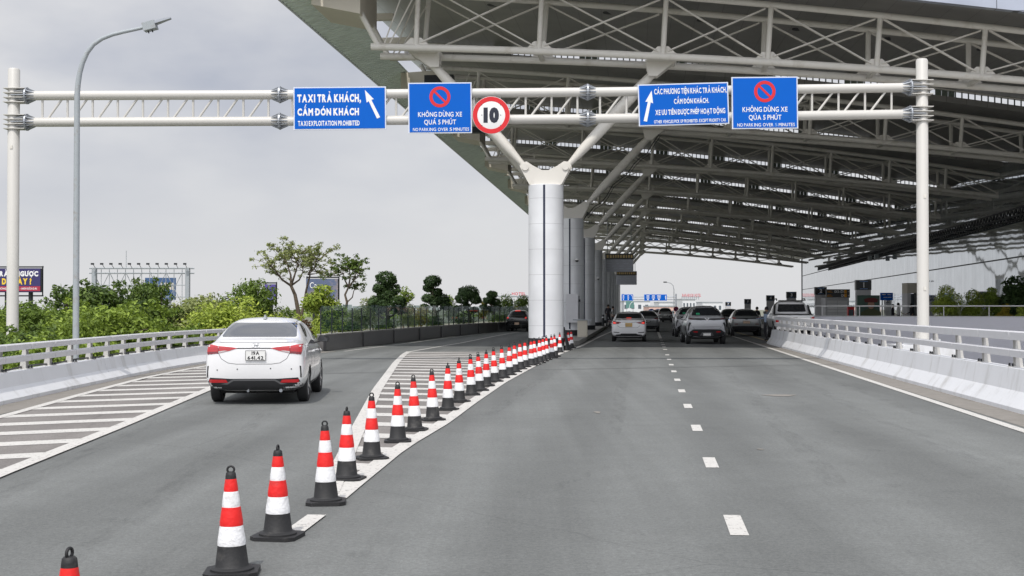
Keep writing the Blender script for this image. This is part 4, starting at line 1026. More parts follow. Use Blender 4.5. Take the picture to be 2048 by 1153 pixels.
mb = MB(); mb.prism([(-.75, cz - 1.4), (.7, cz - 1.4), (.62, cz - .45), (.2, cz - .25), (-.2, cz - .25), (-.62, cz - .45)], lambda u, v, q: Vector((u + .15, q, v)), -.006, .008); mb.build("printed_uniform", M['cloth_olive'], t)
# direction sign over a white shuttered entrance
a, b = U(1653, 579, 106), U(1700, 596, 106); W, H = b.x - a.x, a.z - b.z
t = thing("entrance_kiosk", "grey entrance kiosk with a white shutter under the D1 direction sign", "kiosk", ((a.x + b.x) / 2, 106.3, .3))
mb = MB(); mb.box((0, .8, (b.z - .3) / 2), (W, 1.6, b.z - .31)); mb.build("frame", M['kiosk'], t)
mb = MB(); mb.box((0, -.02, (b.z - .3) * .46), (W * .86, .06, (b.z - .3) * .9)); mb.build("shutter", M['shutter'], t)
t = thing("direction_sign", "black direction sign with D2-D4 and D1 in white and amber squares above the shutter", "direction sign", ((a.x + b.x) / 2, 106, b.z))
mb = MB(); mb.box((0, .15, H / 2), (W, .3, H)); mb.build("panel", M['sgn_black'], t, bevel=.01)
for row, s in ((.56, "D2-D4"), (.1, "D1")):
    text(s, None, H * .3, "lettering", M['sgn_white'], t, (W * .2 - (W * .13 if len(s) > 2 else 0) , -.002, H * row + H * .02), .04)
    mb = MB(); mb.box((W * .31, -.004, H * (row + .17)), (W * .11, .01, H * .38)); mb.build("amber_square", M['amber'], t)
    mb = MB(); mb.box((-W * .38, -.004, H * (row + .22)), (W * .17, .01, H * .06)); mb.box((-W * .36, -.004, H * (row + .08)), (W * .22, .01, H * .05)); mb.build("small_text", M['amber'], t)
    mb = MB(); mb.prism([(W * .41, H * (row + .14)), (W * .46, H * (row + .14)), (W * .46, H * (row + .05)), (W * .49, H * (row + .17)), (W * .46, H * (row + .29)), (W * .46, H * (row + .2)), (W * .41, H * (row + .2))], lambda u, v, q: Vector((u, q, v)), -.008, 0); mb.build("arrow", M['sgn_white'], t)
# blue board added for reflected signs, and a dark shelter by the facade
a, b = U(1761, 586, 92), U(1786, 601, 92)
t = thing("sign_reflection_board", "small blue board standing in for reflected signs, right of pylon 1", "sign", ((a.x + b.x) / 2, 92, .3)); W, H = b.x - a.x, a.z - b.z
mb = MB(); mb.box((0, .06, b.z - .3 + H / 2), (W, .1, H)); mb.build("panel", M['sgn_blue'], t)
mb = MB(); [mb.cyl((x, .06, 0), (x, .06, b.z - .3), .04, n=8) for x in (-W * .35, W * .35)]; mb.build("post", M['steel_grey'], t)
mb = MB(); [mb.box((x, -.003, b.z - .3 + H * z), (W * .3, .01, .05)) for x, z in ((-.2, .75), (.18, .75), (-.1, .4), (.2, .4))]; mb.build("lettering", M['sgn_white'], t)
a, b = U(1819, 566, 88), U(1850, 634, 88)
t = thing("entrance_portal", "beige-topped grey entrance portal partly behind the right gantry post", "portal", ((a.x + b.x) / 2, 88.5, .3)); W = b.x - a.x
mb = MB(); mb.box((0, .6, a.z - .3 - .35), (W, 1.2, .7)); mb.build("lintel", M['soffit'], t)
for k in (-1, 1):
    mb = MB(); mb.box((k * (W / 2 - .12), .6, (a.z - 1.0) / 2), (.24, 1.2, a.z - 1.0)); mb.build("jamb", M['kiosk'], t)
mb = MB(); mb.box((0, 1.0, (a.z - 1.0) / 2), (W - .5, .05, a.z - 1.05)); mb.build("door", M['win'], t)
mb = MB()
t = thing("extinguisher_cabinet", "red fire extinguisher cabinet standing between pylon 1 and the white shutter", "fire cabinet", (U(1701, 617, 96).x, 96, .3))
mb = MB(); mb.box((0, 0, .75), (.45, .35, 1.5)); mb.build("body", M['sgn_red'], t, bevel=.02)
mb = MB(); mb.box((0, -.18, .95), (.33, .02, .6)); mb.build("window", M['win'], t)

# ================================================================== dark wall and glass fence on the left
dw = smooth_path(DW, 2); dw = [p for p in dw if p[1] < 200]
t = thing("planter_wall", "long low dark granite wall along the left carriageway", "wall", (dw[0][0], dw[0][1], 0)); Mi = Matrix.Translation((-dw[0][0], -dw[0][1], 0))
mb = MB(); mb.sweep([(0, 0), (0, .62), (.3, .62), (.3, 0)], dw); mb.build("wall_body", M['wall_dark'], t, M=Mi)
mb = MB(); mb.sweep([(-.02, .622), (-.02, .66), (.32, .66), (.32, .622)], dw); mb.build("coping", M['concrete'], t, M=Mi)
mb = MB()
for p in resample(dw, 6.0): mb.box((p[0], p[1], .31), (.1, .1, .6))
mb.build("joint", M['black'], t, M=Mi)
t = thing("glass_fence", "green glass fence on steel posts standing on the dark granite wall", "fence", (dw[0][0], dw[0][1], .66))
Mi = Matrix.Translation((-dw[0][0], -dw[0][1], -.66))
fp = resample(dw, 1.6); fp = [p for p in fp if p[1] < 135]
for i, (p, q) in enumerate(zip(fp, fp[1:])):
    a, b = Vector((p[0] - .16, p[1], .75)), Vector((q[0] - .16, q[1], .75)); d = (b - a).normalized(); h = 1.02 + .03 * ((i * 7) % 3 - 1); n = Vector((-d.y, d.x, 0)) * .006
    a += d * .06; b -= d * .06
    mb = MB(); mb.hexa([a - n, b - n, b + n, a + n], [v + Vector((0, 0, h)) for v in (a - n, b - n, b + n, a + n)]); mb.build("glass_panel", M['glass_rail'], t, M=Mi)
    mb = MB(); mb.box((p[0] - .16, p[1], .66 + .5), (.05, .05, 1.0)); mb.build("post", M['dark_steel'], t, M=Mi)
# ================================================================== vehicles
def car_paint(name, col, metal=0.0, rough=.3):
    m = pm(name, col, rough, .03, 2, metal=metal, coat=1.0)
    return m
CARG = pm("car_glass", (.018, .02, .024), .03, .15, 3, spec=.8)
CARG_L = pm("car_glass_reflecting", (.06, .065, .075), .04, .3, 1.2, spec=1.0, coat=1)
TRIM = pm("car_black_trim", (.016, .016, .018), .5, .15, 10)
GREYTRIM = pm("car_grey_trim", (.10, .10, .105), .5, .1, 10)
LAMP = pm("tail_lamp_red", (.42, .008, .012), .12, .25, 14, coat=1)
LAMP_D = pm("tail_lamp_dark_red", (.16, .006, .012), .15, .25, 12, coat=1)
LAMP_ON = pm("brake_light_lit", (.85, .05, .03), .3, .1, 10, emit=.55)
BADGE = pm("satin_badge", (.42, .43, .44), .35, .05)
LAMP_W = pm("reversing_lens", (.45, .42, .42), .15, .3, 20, coat=1)
CHROME = pm("chrome", (.62, .62, .63), .15, .05, metal=1)
PLATE = pm("number_plate_white", (.72, .72, .70), .45, .05)
PLATE_Y = pm("number_plate_yellow", (.72, .42, .04), .45, .15, 12)
PLATE_P = pm("number_plate_orange", (.70, .46, .30), .45, .15, 12)
GREEN = pm("green_sticker", (.05, .42, .20), .5, .1)
RIM = pm("alloy_rim", (.42, .43, .44), .3, .1, 6, metal=.8)
INNER = pm("wheel_well", (.008, .008, .008), .9, .1)

def loft(st, half_cap=.03):
    bm = bmesh.new(); rings = []
    for s in st:
        y, zb, wb, zm, wm, zs, ws, zt, wt, zc = s[:10]; dy = s[10] if len(s) > 10 else [0] * 9
        hp = [(0, zb), (.5 * wb, zb), (wb, zb + .03), (wm, zm), (ws, zs), (ws + (wt - ws) * .10, zs + (zt - zs) * .09 + .004), (wt, zt), (.55 * wt, zt + (zc - zt) * .72), (0, zc)]
        ring = [bm.verts.new((x, y + dy[j], z)) for j, (x, z) in enumerate(hp)]
        lf = [bm.verts.new((-x, y + dy[j], z)) if 0 < j < 8 else None for j, (x, z) in enumerate(hp)]
        rings.append(ring + [lf[j] for j in range(7, 0, -1)])
    n = 16
    for A, B in zip(rings, rings[1:]):
        for k in range(n): bm.faces.new([A[k], A[(k + 1) % n], B[(k + 1) % n], B[k]])
    for rg, sg in ((rings[0], -1), (rings[-1], 1)):
        Rt = rg[:9]; Lf = [rg[0]] + [rg[16 - j] for j in range(1, 8)] + [rg[8]]
        rows = [[Lf[2], Lf[1], Rt[0], Rt[1], Rt[2]]]
        for j in (3, 4, 5):
            r, l = Rt[j], Lf[j]; row = [l]
            for u in (-.5, 0, .5):
                v = bm.verts.new((r.co.x * u, r.co.y + sg * half_cap * (1 - u * u) * 1.2, r.co.z)); row.append(v)
            row.append(r); rows.append(row)
        rows.append([Lf[6], Lf[7], Rt[8], Rt[7], Rt[6]])
        for a, b in zip(rows, rows[1:]):
            for k in range(4):
                f = [a[k], a[k + 1], b[k + 1], b[k]]
                bm.faces.new(f)
    bmesh.ops.recalc_face_normals(bm, faces=bm.faces)
    return bm
def finish_body(bm, name, mat, parent, wheels, rad, xin, levels=2):
    me = bpy.data.meshes.new(name); bm.to_mesh(me); bm.free()
    o = bpy.data.objects.new(name, me); COL.objects.link(o)
    me.materials.append(mat); me.materials.append(INNER)
    sm = o.modifiers.new("s", 'SUBSURF'); sm.levels = levels; sm.render_levels = levels
    cut = MB()
    for y, r in wheels:
        for s in (-1, 1): cut.cyl((s * xin, y, rad), (s * 1.4, y, rad), r, n=28)
    bmesh.ops.recalc_face_normals(cut.bm, faces=cut.bm.faces)
    cm = bpy.data.meshes.new("cut"); cut.bm.to_mesh(cm); cut.bm.free(); cm.materials.append(INNER)
    co = bpy.data.objects.new("cut", cm); COL.objects.link(co)
    bo = o.modifiers.new("b", 'BOOLEAN'); bo.object = co; bo.operation = 'DIFFERENCE'; bo.solver = 'EXACT'
    try: bo.material_mode = 'TRANSFER'
    except Exception: pass
    dg = bpy.context.evaluated_depsgraph_get(); dg.update()
    nm = bpy.data.meshes.new_from_object(o.evaluated_get(dg))
    o.modifiers.clear(); o.data = nm; bpy.data.objects.remove(co)
    nm.shade_smooth(); nm.set_sharp_from_angle(angle=R(38))
    o.parent = parent
    b2 = bmesh.new(); b2.from_mesh(nm); bvh = BVHTree.FromBMesh(b2); b2.free()
    return o, bvh
def patch(bvh, poly, view, mats, name, parent, off=.005, step=.05, smooth=True):
    """a skin-tight panel: a 2-D outline laid onto the body from one side, with its own thickness"""
    dirs = dict(rear=Vector((0, 1, 0)), right=Vector((-1, 0, 0)), left=Vector((1, 0, 0)), top=Vector((0, 0, -1)), front=Vector((0, -1, 0)))
    d = dirs[view]
    def org(u, v):
        return {'rear': Vector((u, -3, v)), 'front': Vector((u, 8, v)), 'right': Vector((3, u, v)), 'left': Vector((-3, u, v)), 'top': Vector((u, v, 4))}[view]
    bm = bmesh.new(); bm.faces.new([bm.verts.new((u, v, 0)) for u, v in poly])
    us = [p[0] for p in poly]; vs = [p[1] for p in poly]
    for ax, lo, hi in ((0, min(us), max(us)), (1, min(vs), max(vs))):
        k = math.floor(lo / step) + 1
        while k * step < hi:
            co = Vector((0, 0, 0)); co[ax] = k * step; no = Vector((0, 0, 0)); no[ax] = 1
            bmesh.ops.bisect_plane(bm, geom=bm.verts[:] + bm.edges[:] + bm.faces[:], plane_co=co, plane_no=no, dist=1e-5); k += 1
    inner = {}
    for v in bm.verts:
        u, w_ = v.co.x, v.co.y; loc, nr, _, _ = bvh.ray_cast(org(u, w_), d)
        if loc is None:
            loc, nr, _, _ = bvh.find_nearest(org(u, w_) + d * 2.4)
        if nr.dot(d) > 0: nr = -nr
        v.co = loc + nr * off; inner[v] = loc - nr * .003
    ret = bmesh.ops.solidify if False else None
    # side walls so that the panel has thickness
    be = [e for e in bm.edges if len(e.link_faces) == 1]; low = {}
    for e_ in be:
        for v in e_.verts:
            if v not in low: low[v] = bm.verts.new(inner[v])
    for e_ in be:
        a, b = e_.verts; bm.faces.new([a, b, low[b], low[a]])
    bmesh.ops.recalc_face_normals(bm, faces=bm.faces)
    me = bpy.data.meshes.new(name); bm.to_mesh(me); bm.free(); me.materials.append(mats)
    o = bpy.data.objects.new(name, me); COL.objects.link(o); o.parent = parent
    if smooth: me.shade_smooth(); me.set_sharp_from_angle(angle=R(35))
    return o
def line(bvh, pts, view, parent, mat=None, wd=.007, name="shut_line", off=.0015):
    """thin panel gap following a polyline"""
    for a, b in zip(pts, pts[1:]):
        a = Vector(a); b = Vector(b); d = (b - a).normalized(); n = Vector((-d.y, d.x)) * wd / 2
        yield [tuple(a + n), tuple(b + n), tuple(b - n), tuple(a - n)]
def lines(bvh, plist, view, parent, mat=None, wd=.008):
    bm_all = []
    for pts in plist:
        for q in line(bvh, pts, view, parent, wd=wd): bm_all.append(patch(bvh, q, view, mat or TRIM, "shut_line", None, .0015, .12))
    # join into one part
    mb = MB()
    for o in bm_all:
        mb.bm.from_mesh(o.data); me = o.data; bpy.data.objects.remove(o); bpy.data.meshes.remove(me)
    return mb.build("shut_line", mat or TRIM, parent)
def wheel(parent, x, y, r, wd, spokes=5):
    s = 1 if x > 0 else -1
    ax = Matrix.Translation((x, y, r)) @ Matrix.Rotation(R(90) * s, 4, 'Y')
    w_ = bpy.data.objects.new("wheel", None); COL.objects.link(w_); w_.parent = parent
    mb = MB(); h = wd / 2
    mb.lathe([(r * .66, -h), (r * .9, -h), (r * .985, -h * .8), (r, -h * .5), (r, h * .5), (r * .985, h * .8), (r * .9, h), (r * .66, h * .92), (r * .64, h * .5)], 40, ax, close=False); mb.build("tyre", M['tyre'], w_, 30)
    mb = MB(); mb.lathe([(r * .67, h * .85), (r * .62, h * .8), (r * .60, h * .2), (r * .2, h * .15)], 36, ax, close=False)
    for k in range(spokes):
        a = 2 * math.pi * k / spokes
        q = lambda rr, da, z: ax @ Vector((rr * math.cos(a + da), rr * math.sin(a + da), z))
        mb.hexa([q(r * .1, -.5, h * .6), q(r * .1, .5, h * .6), q(r * .63, .16, h * .78), q(r * .63, -.16, h * .78)], [q(r * .1, -.5, h * .72), q(r * .1, .5, h * .72), q(r * .63, .16, h * .9), q(r * .63, -.16, h * .9)])
    mb.lathe([(r * .17, h * .5), (r * .17, h * .75), (r * .1, h * .8)], 20, ax); mb.build("rim", RIM, w_, 40)
def mirror_pair(parent, paint, x, y, z, glass=True):
    for s in (-1, 1):
        mb = MB(); c = Vector((s * (x + .115), y, z))
        b = [c + Vector((s * a, .0, e)) for a, e in ((-.10, -.06), (.08, -.065), (.11, -.01), (.09, .065), (-.07, .06), (-.11, .0))]
        mb.hexa(b, [c + (p - c) * .55 + Vector((0, .13, 0)) for p in b]); 
        mm = mb.build("mirror", paint, parent, 40, bevel=.012)
        mb = MB(); mb.hexa([c + (p - c) * .86 + Vector((0, -.0, 0)) for p in b], [c + (p - c) * .86 + Vector((0, -.006, 0)) for p in b]); mb.build("mirror_glass", CARG, mm)
        mb = MB(); mb.tube([(s * (x - .04), y + .05, z - .07), (s * (x + .03), y + .05, z - .05)], .02, 8); mb.build("stalk", TRIM, mm)

def mk(poly): return [(-a, b) for a, b in poly[::-1]]
def plate(bvh, root, xc, zc, W, H, mat, rows=None, txtmat=None):
    loc, nr, _, _ = bvh.ray_cast(Vector((xc, -3, zc)), Vector((0, 1, 0)))
    y = loc.y - .022
    mb = MB(); mb.box((xc, y, zc), (W, .014, H)); p = mb.build("number_plate", mat, root, bevel=.004)
    mb = MB()
    for s in (-1, 1): mb.box((xc + s * (W / 2 - .006), y - .008, zc), (.006, .004, H - .006)); mb.box((xc, y - .008, zc + s * (H / 2 - .006)), (W - .008, .004, .006))
    mb.build("plate_border", TRIM, p)
    if rows:
        for s, zz, wd, cap in rows: text(s, wd, cap, "lettering", M['black'], p, (xc, y - .0074, zc + zz), .035, extrude=.003)
    else:
        mb = MB()
        for zz in (.03, -.05):
            for k in range(5): mb.box((xc + (k - 2) * W * .16, y - .0085, zc + zz), (W * .1, .003, H * .27))
        mb.build("plate_digits", pm("grey_digits", (.30, .29, .28), .6), p)
    return y

SEDAN = [
 (0.00, .29, .74, .52, .80, .985, .75, 1.055, .62, 1.075, [.04, .04, .03, 0, .02, .03, .045, .045, .045]),
 (0.08, .24, .80, .55, .848, 1.00, .805, 1.075, .68, 1.095),
 (0.40, .21, .84, .62, .865, 1.0, .83, 1.10, .70, 1.115),
 (0.62, .19, .845, .64, .866, .99, .838, 1.135, .70, 1.15),
 (0.98, .18, .845, .64, .866, .975, .842, 1.29, .665, 1.325),
 (1.36, .17, .845, .63, .866, .96, .845, 1.40, .635, 1.45),
 (1.75, .17, .845, .63, .866, .95, .845, 1.435, .64, 1.49),
 (2.25, .17, .845, .63, .866, .94, .845, 1.435, .645, 1.495),
 (2.75, .17, .845, .62, .866, .92, .845, 1.39, .645, 1.445),
 (3.15, .17, .845, .62, .864, .91, .84, 1.20, .68, 1.235),
 (3.50, .17, .84, .60, .86, .89, .82, .98, .73, 1.02),
 (4.00, .19, .82, .58, .84, .80, .79, .89, .66, .92),
 (4.34, .22, .74, .52, .78, .69, .72, .75, .58, .77),
 (4.44, .30, .62, .48, .66, .62, .60, .67, .46, .68)]
def sedan_body(root, paint):
    return finish_body(loft(SEDAN), "body", paint, root, [(.95, .340), (3.55, .345)], .315, .58)
def sedan_glass(bvh, root, rear, side):
    patch(bvh, [(-.63, 1.15), (.63, 1.15), (.645, 1.165), (.585, 1.365), (.565, 1.385), (-.565, 1.385), (-.585, 1.365), (-.645, 1.165)], 'rear', rear, "rear_window", root, .007, .03)
    for v in ('right', 'left'):
        patch(bvh, [(1.02, 1.02), (1.86, 1.0), (1.86, 1.385), (1.55, 1.365), (1.28, 1.24)], v, side, "rear_door_window", root, .004, .08)
        patch(bvh, [(1.92, 1.0), (2.95, .985), (3.02, 1.0), (2.72, 1.27), (2.45, 1.37), (1.92, 1.388)], v, side, "front_door_window", root, .004, .08)
        lines(bvh, [[(1.89, 1.0), (1.89, .42), (1.93, .28), (3.0, .27), (3.05, .6), (3.05, .95)], [(.98, 1.0), (1.1, .86), (1.3, .68), (1.36, .40), (1.4, .28), (1.93, .28)]], v, root)
    mb = MB()
    for s in (-1, 1):
        for y in (1.25, 2.15): mb.tube([(s * .868, y, .88), (s * .895, y + .03, .88), (s * .895, y + .19, .875), (s * .868, y + .22, .875)], .014, 8)
    mb.build("door_handle", paint_now, root, 60)
    # roof seams and antenna
    lines(bvh, [[(.55, 1.62), (.55, 2.5)], [(-.55, 1.62), (-.55, 2.5)]], 'top', root, GREYTRIM, .018)
    mb = MB(); mb.hexa([(-.028, 1.42, 1.45), (.028, 1.42, 1.45), (.03, 1.60, 1.47), (-.03, 1.60, 1.47)], [(-.006, 1.43, 1.535), (.006, 1.43, 1.535), (.012, 1.50, 1.53), (-.012, 1.50, 1.53)]); mb.build("antenna_fin", M['steel_grey'] if True else 0, root, bevel=.006)
def underside(root, L_, w_=.62, z=.2):
    mb = MB(); mb.box((0, L_ / 2, z + .02), (w_ * 2, L_ * .8, .08)); mb.cyl((-.55, .95, .3), (.55, .95, .3), .05, n=8); mb.build("underbody", INNER, root)

# ---- white sedan in the foreground
def place(name, label, px, Yrear, head, grp=None):
    X = (px - CX) / F * Yrear
    return thing(name, label, "car", (X, Yrear, 0), -R(head), grp)
paint_now = WHITE = car_paint("white_car_paint", (.74, .74, .745), 0, .28)
root = place("parked_car", "x", 508.5, 22.15, -3.6); root.name = "white_sedan"
root['label'] = "white sedan with plate 19A 641.42, nearest car, in the left lane"
body, bvh = sedan_body(root, WHITE)
sedan_glass(bvh, root, CARG_L, CARG)
for s in (1, -1):
    f = (lambda p: p) if s == 1 else mk
    patch(bvh, f([(.30, .985), (.50, .955), (.50, .925), (.42, .935)]), 'rear', LAMP_D, "lamp_tip", root, .007, .04) if False else None
    patch(bvh, f([(.275, .972), (.42, .925), (.60, .885), (.60, 1.005), (.45, .995)]), 'rear', LAMP, "tail_lamp", root, .008, .03)
    patch(bvh, f([(.608, .882), (.785, .862), (.80, .93), (.795, 1.03), (.70, 1.025), (.608, 1.007)]), 'rear', LAMP, "tail_lamp", root, .008, .03)
    patch(bvh, f([(.62, .95), (.755, .95), (.755, .985), (.62, .98)]), 'rear', LAMP, "brake_light", root, .0095, .03)
    patch(bvh, f([(.44, .925), (.60, .888), (.60, .918), (.50, .93)]), 'rear', LAMP_W, "reversing_lamp", root, .0095, .03)
    patch(bvh, f([(.612, .884), (.785, .865), (.795, .905), (.612, .915)]), 'rear', LAMP_D, "lamp_lower_lens", root, .0095, .03)
    lines(bvh, [[f([(.605, 1.006)])[0], f([(.605, .884)])[0]]], 'rear', root, TRIM, .012)
    patch(bvh, f([(.765, .67), (.79, .665), (.80, .47), (.775, .47), (.775, .56)]), 'rear', TRIM, "bumper_slot", root, .004, .04)
    patch(bvh, f([(.44, .385), (.745, .385), (.755, .44), (.47, .435)]), 'rear', LAMP, "bumper_reflector", root, .010, .03)
patch(bvh, [(-.74, .47), (-.80, .36), (-.76, .265), (-.60, .255), (.60, .255), (.76, .265), (.80, .36), (.74, .47), (.40, .45), (-.40, .45)], 'rear', TRIM, "bumper_valance", root, .004, .04)
patch(bvh, [(-.36, .44), (.36, .44), (.45, .385), (.56, .36), (.45, .352), (.345, .415), (-.345, .415), (-.45, .352), (-.56, .36), (-.45, .385)], 'rear', GREYTRIM, "valance_trim", root, .008, .04)
lines(bvh, [[(-.30, .962), (.30, .962)], [(-.60, .885), (-.55, .79), (-.44, .72), (-.3, .70), (.3, .70), (.44, .72), (.55, .79), (.60, .885)], [(-.78, .86), (-.6, .88)], [(.78, .86), (.6, .88)]], 'rear', root, GREYTRIM, .009)
lines(bvh, [[(-.28, .972), (.28, .972)]], 'rear', root, TRIM, .012)
patch(bvh, [(-.66, 1.058), (.66, 1.058), (.64, 1.088), (-.64, 1.088)], 'rear', WHITE, "boot_lip", root, .022, .05)
y = plate(bvh, root, .03, .848, .345, .175, PLATE, [("19A", .008, .13, .062), ("641.42", -.072, .27, .062)])
# oval badge with a slanted H
mb = MB(); yb = bvh.ray_cast(Vector((.03, -3, 1.015)), Vector((0, 1, 0)))[0].y - .006
n = 28
for k in range(n):
    a, b = 2 * math.pi * k / n, 2 * math.pi * (k + 1) / n
    q = lambda t, r: Vector((.03 + .082 * r * math.cos(t), yb, 1.015 + .042 * r * math.sin(t)))
    mb.hexa([q(a, .86), q(a, 1), q(b, 1), q(b, .86)], [p + Vector((0, -.01, 0)) for p in (q(a, .86), q(a, 1), q(b, 1), q(b, .86))])
for P_ in ([(-.045, -.026), (-.03, -.028), (-.005, .028), (-.022, .028)], [(.008, -.028), (.024, -.026), (.047, .026), (.03, .028)], [(-.025, -.006), (.022, .0), (.026, .01), (-.02, .004)]):
    q = [Vector((.03 + a, yb, 1.015 + b)) for a, b in P_]; mb.hexa(q, [p + Vector((0, -.012, 0)) for p in q])
mb.build("badge", BADGE, root)
mb = MB()
for x, z in ((-.62, .60), (-.28, .615), (.28, .625), (.63, .615)):
    p = bvh.ray_cast(Vector((x, -3, z)), Vector((0, 1, 0)))[0]; mb.cyl(p + Vector((0, -.006, 0)), p + Vector((0, .01, 0)), .011, n=10)
mb.build("parking_sensor", TRIM, root)
mb = MB(); mb.box((-.53, .0, 0), (.01, .01, .01))
mb.bm.free()
text("ACCENT" if False else "......", .16, .012, "model_lettering", CHROME, root, (-.45, bvh.ray_cast(Vector((-.45, -3, 1.02)), Vector((0, 1, 0)))[0].y - .004, 1.02), .02) if False else None
mb = MB(); mb.tube([(-.10, .06, .25), (-.10, .0, .24)], .02, 8); mb.build("towing_eye", M['galv'], root, 60)
mb = MB(); mb.tube([(.45, .12, .25), (.45, .02, .245)], .028, 10); mb.build("exhaust_pipe", M['galv'], root, 60)
for x in (-.75, .75):
    for y in (.95, 3.55): wheel(root, x, y, .315, .19)
mirror_pair(root, TRIM, .83, 2.85, 1.07)
underside(root, 4.44)

# ---- taxi sedan ahead
paint_now = WHITE
root = place("white_sedan", "white sedan with yellow number plate and lit brake lights under the canopy by the columns", 1257.5, 63.6, 5.5)
body, bvh = sedan_body(root, WHITE); sedan_glass(bvh, root, CARG, CARG)
for s in (1, -1):
    f = (lambda p: p) if s == 1 else mk
    patch(bvh, f([(.34, .955), (.52, .885), (.76, .86), (.79, .95), (.78, 1.03), (.6, 1.0)]), 'rear', LAMP_D, "tail_lamp", root, .008, .04)
    patch(bvh, f([(.62, .90), (.75, .89), (.76, .98), (.64, .96)]), 'rear', LAMP_ON, "brake_light", root, .012, .04)
    patch(bvh, f([(.46, .44), (.74, .46), (.75, .50), (.46, .475)]), 'rear', TRIM, "bumper_slot", root, .006, .05)
patch(bvh, [(-.62, .36), (-.70, .26), (.70, .26), (.62, .36), (.42, .38), (.36, .415), (-.36, .415), (-.42, .38)], 'rear', TRIM, "bumper_valance", root, .004, .05)
patch(bvh, [(-.13, 1.155), (.13, 1.155), (.11, 1.185), (-.11, 1.185)], 'rear', LAMP_ON, "high_brake_light", root, .009, .05)
lines(bvh, [[(-.55, .8), (-.42, .70), (.42, .70), (.55, .8)], [(-.34, .955), (.34, .955)]], 'rear', root, GREYTRIM, .014)
plate(bvh, root, 0, .83, .33, .18, PLATE_Y)
for x in (-.75, .75):
    for y in (.95, 3.55): wheel(root, x, y, .315, .19)
mirror_pair(root, TRIM, .86, 2.95, .99); underside(root, 4.44)

# ---- crossovers
CROSS = [
 (0.00, .36, .72, .62, .80, 1.03, .76, 1.12, .64, 1.14, [.10, .10, .08, 0, .02, .03, .06, .06, .06]),
 (0.10, .30, .80, .64, .885, 1.05, .82, 1.14, .70, 1.165),
 (0.34, .26, .84, .68, .915, 1.05, .845, 1.22, .68, 1.245),
 (0.62, .24, .85, .70, .92, 1.04, .86, 1.46, .60, 1.50),
 (0.92, .23, .85, .70, .92, 1.03, .865, 1.535, .575, 1.60),
 (1.50, .22, .85, .70, .92, 1.02, .87, 1.555, .59, 1.625),
 (2.20, .22, .85, .70, .92, 1.01, .87, 1.55, .60, 1.62),
 (2.75, .22, .85, .69, .92, 1.0, .87, 1.49, .60, 1.555),
 (3.20, .22, .85, .69, .915, .99, .865, 1.26, .68, 1.30),
 (3.55, .22, .84, .68, .91, .98, .85, 1.07, .74, 1.11),
 (4.05, .24, .83, .66, .89, .92, .82, 1.0, .70, 1.03),
 (4.35, .28, .76, .60, .82, .80, .76, .86, .60, .88),
 (4.45, .36, .64, .55, .70, .72, .64, .77, .50, .78)]
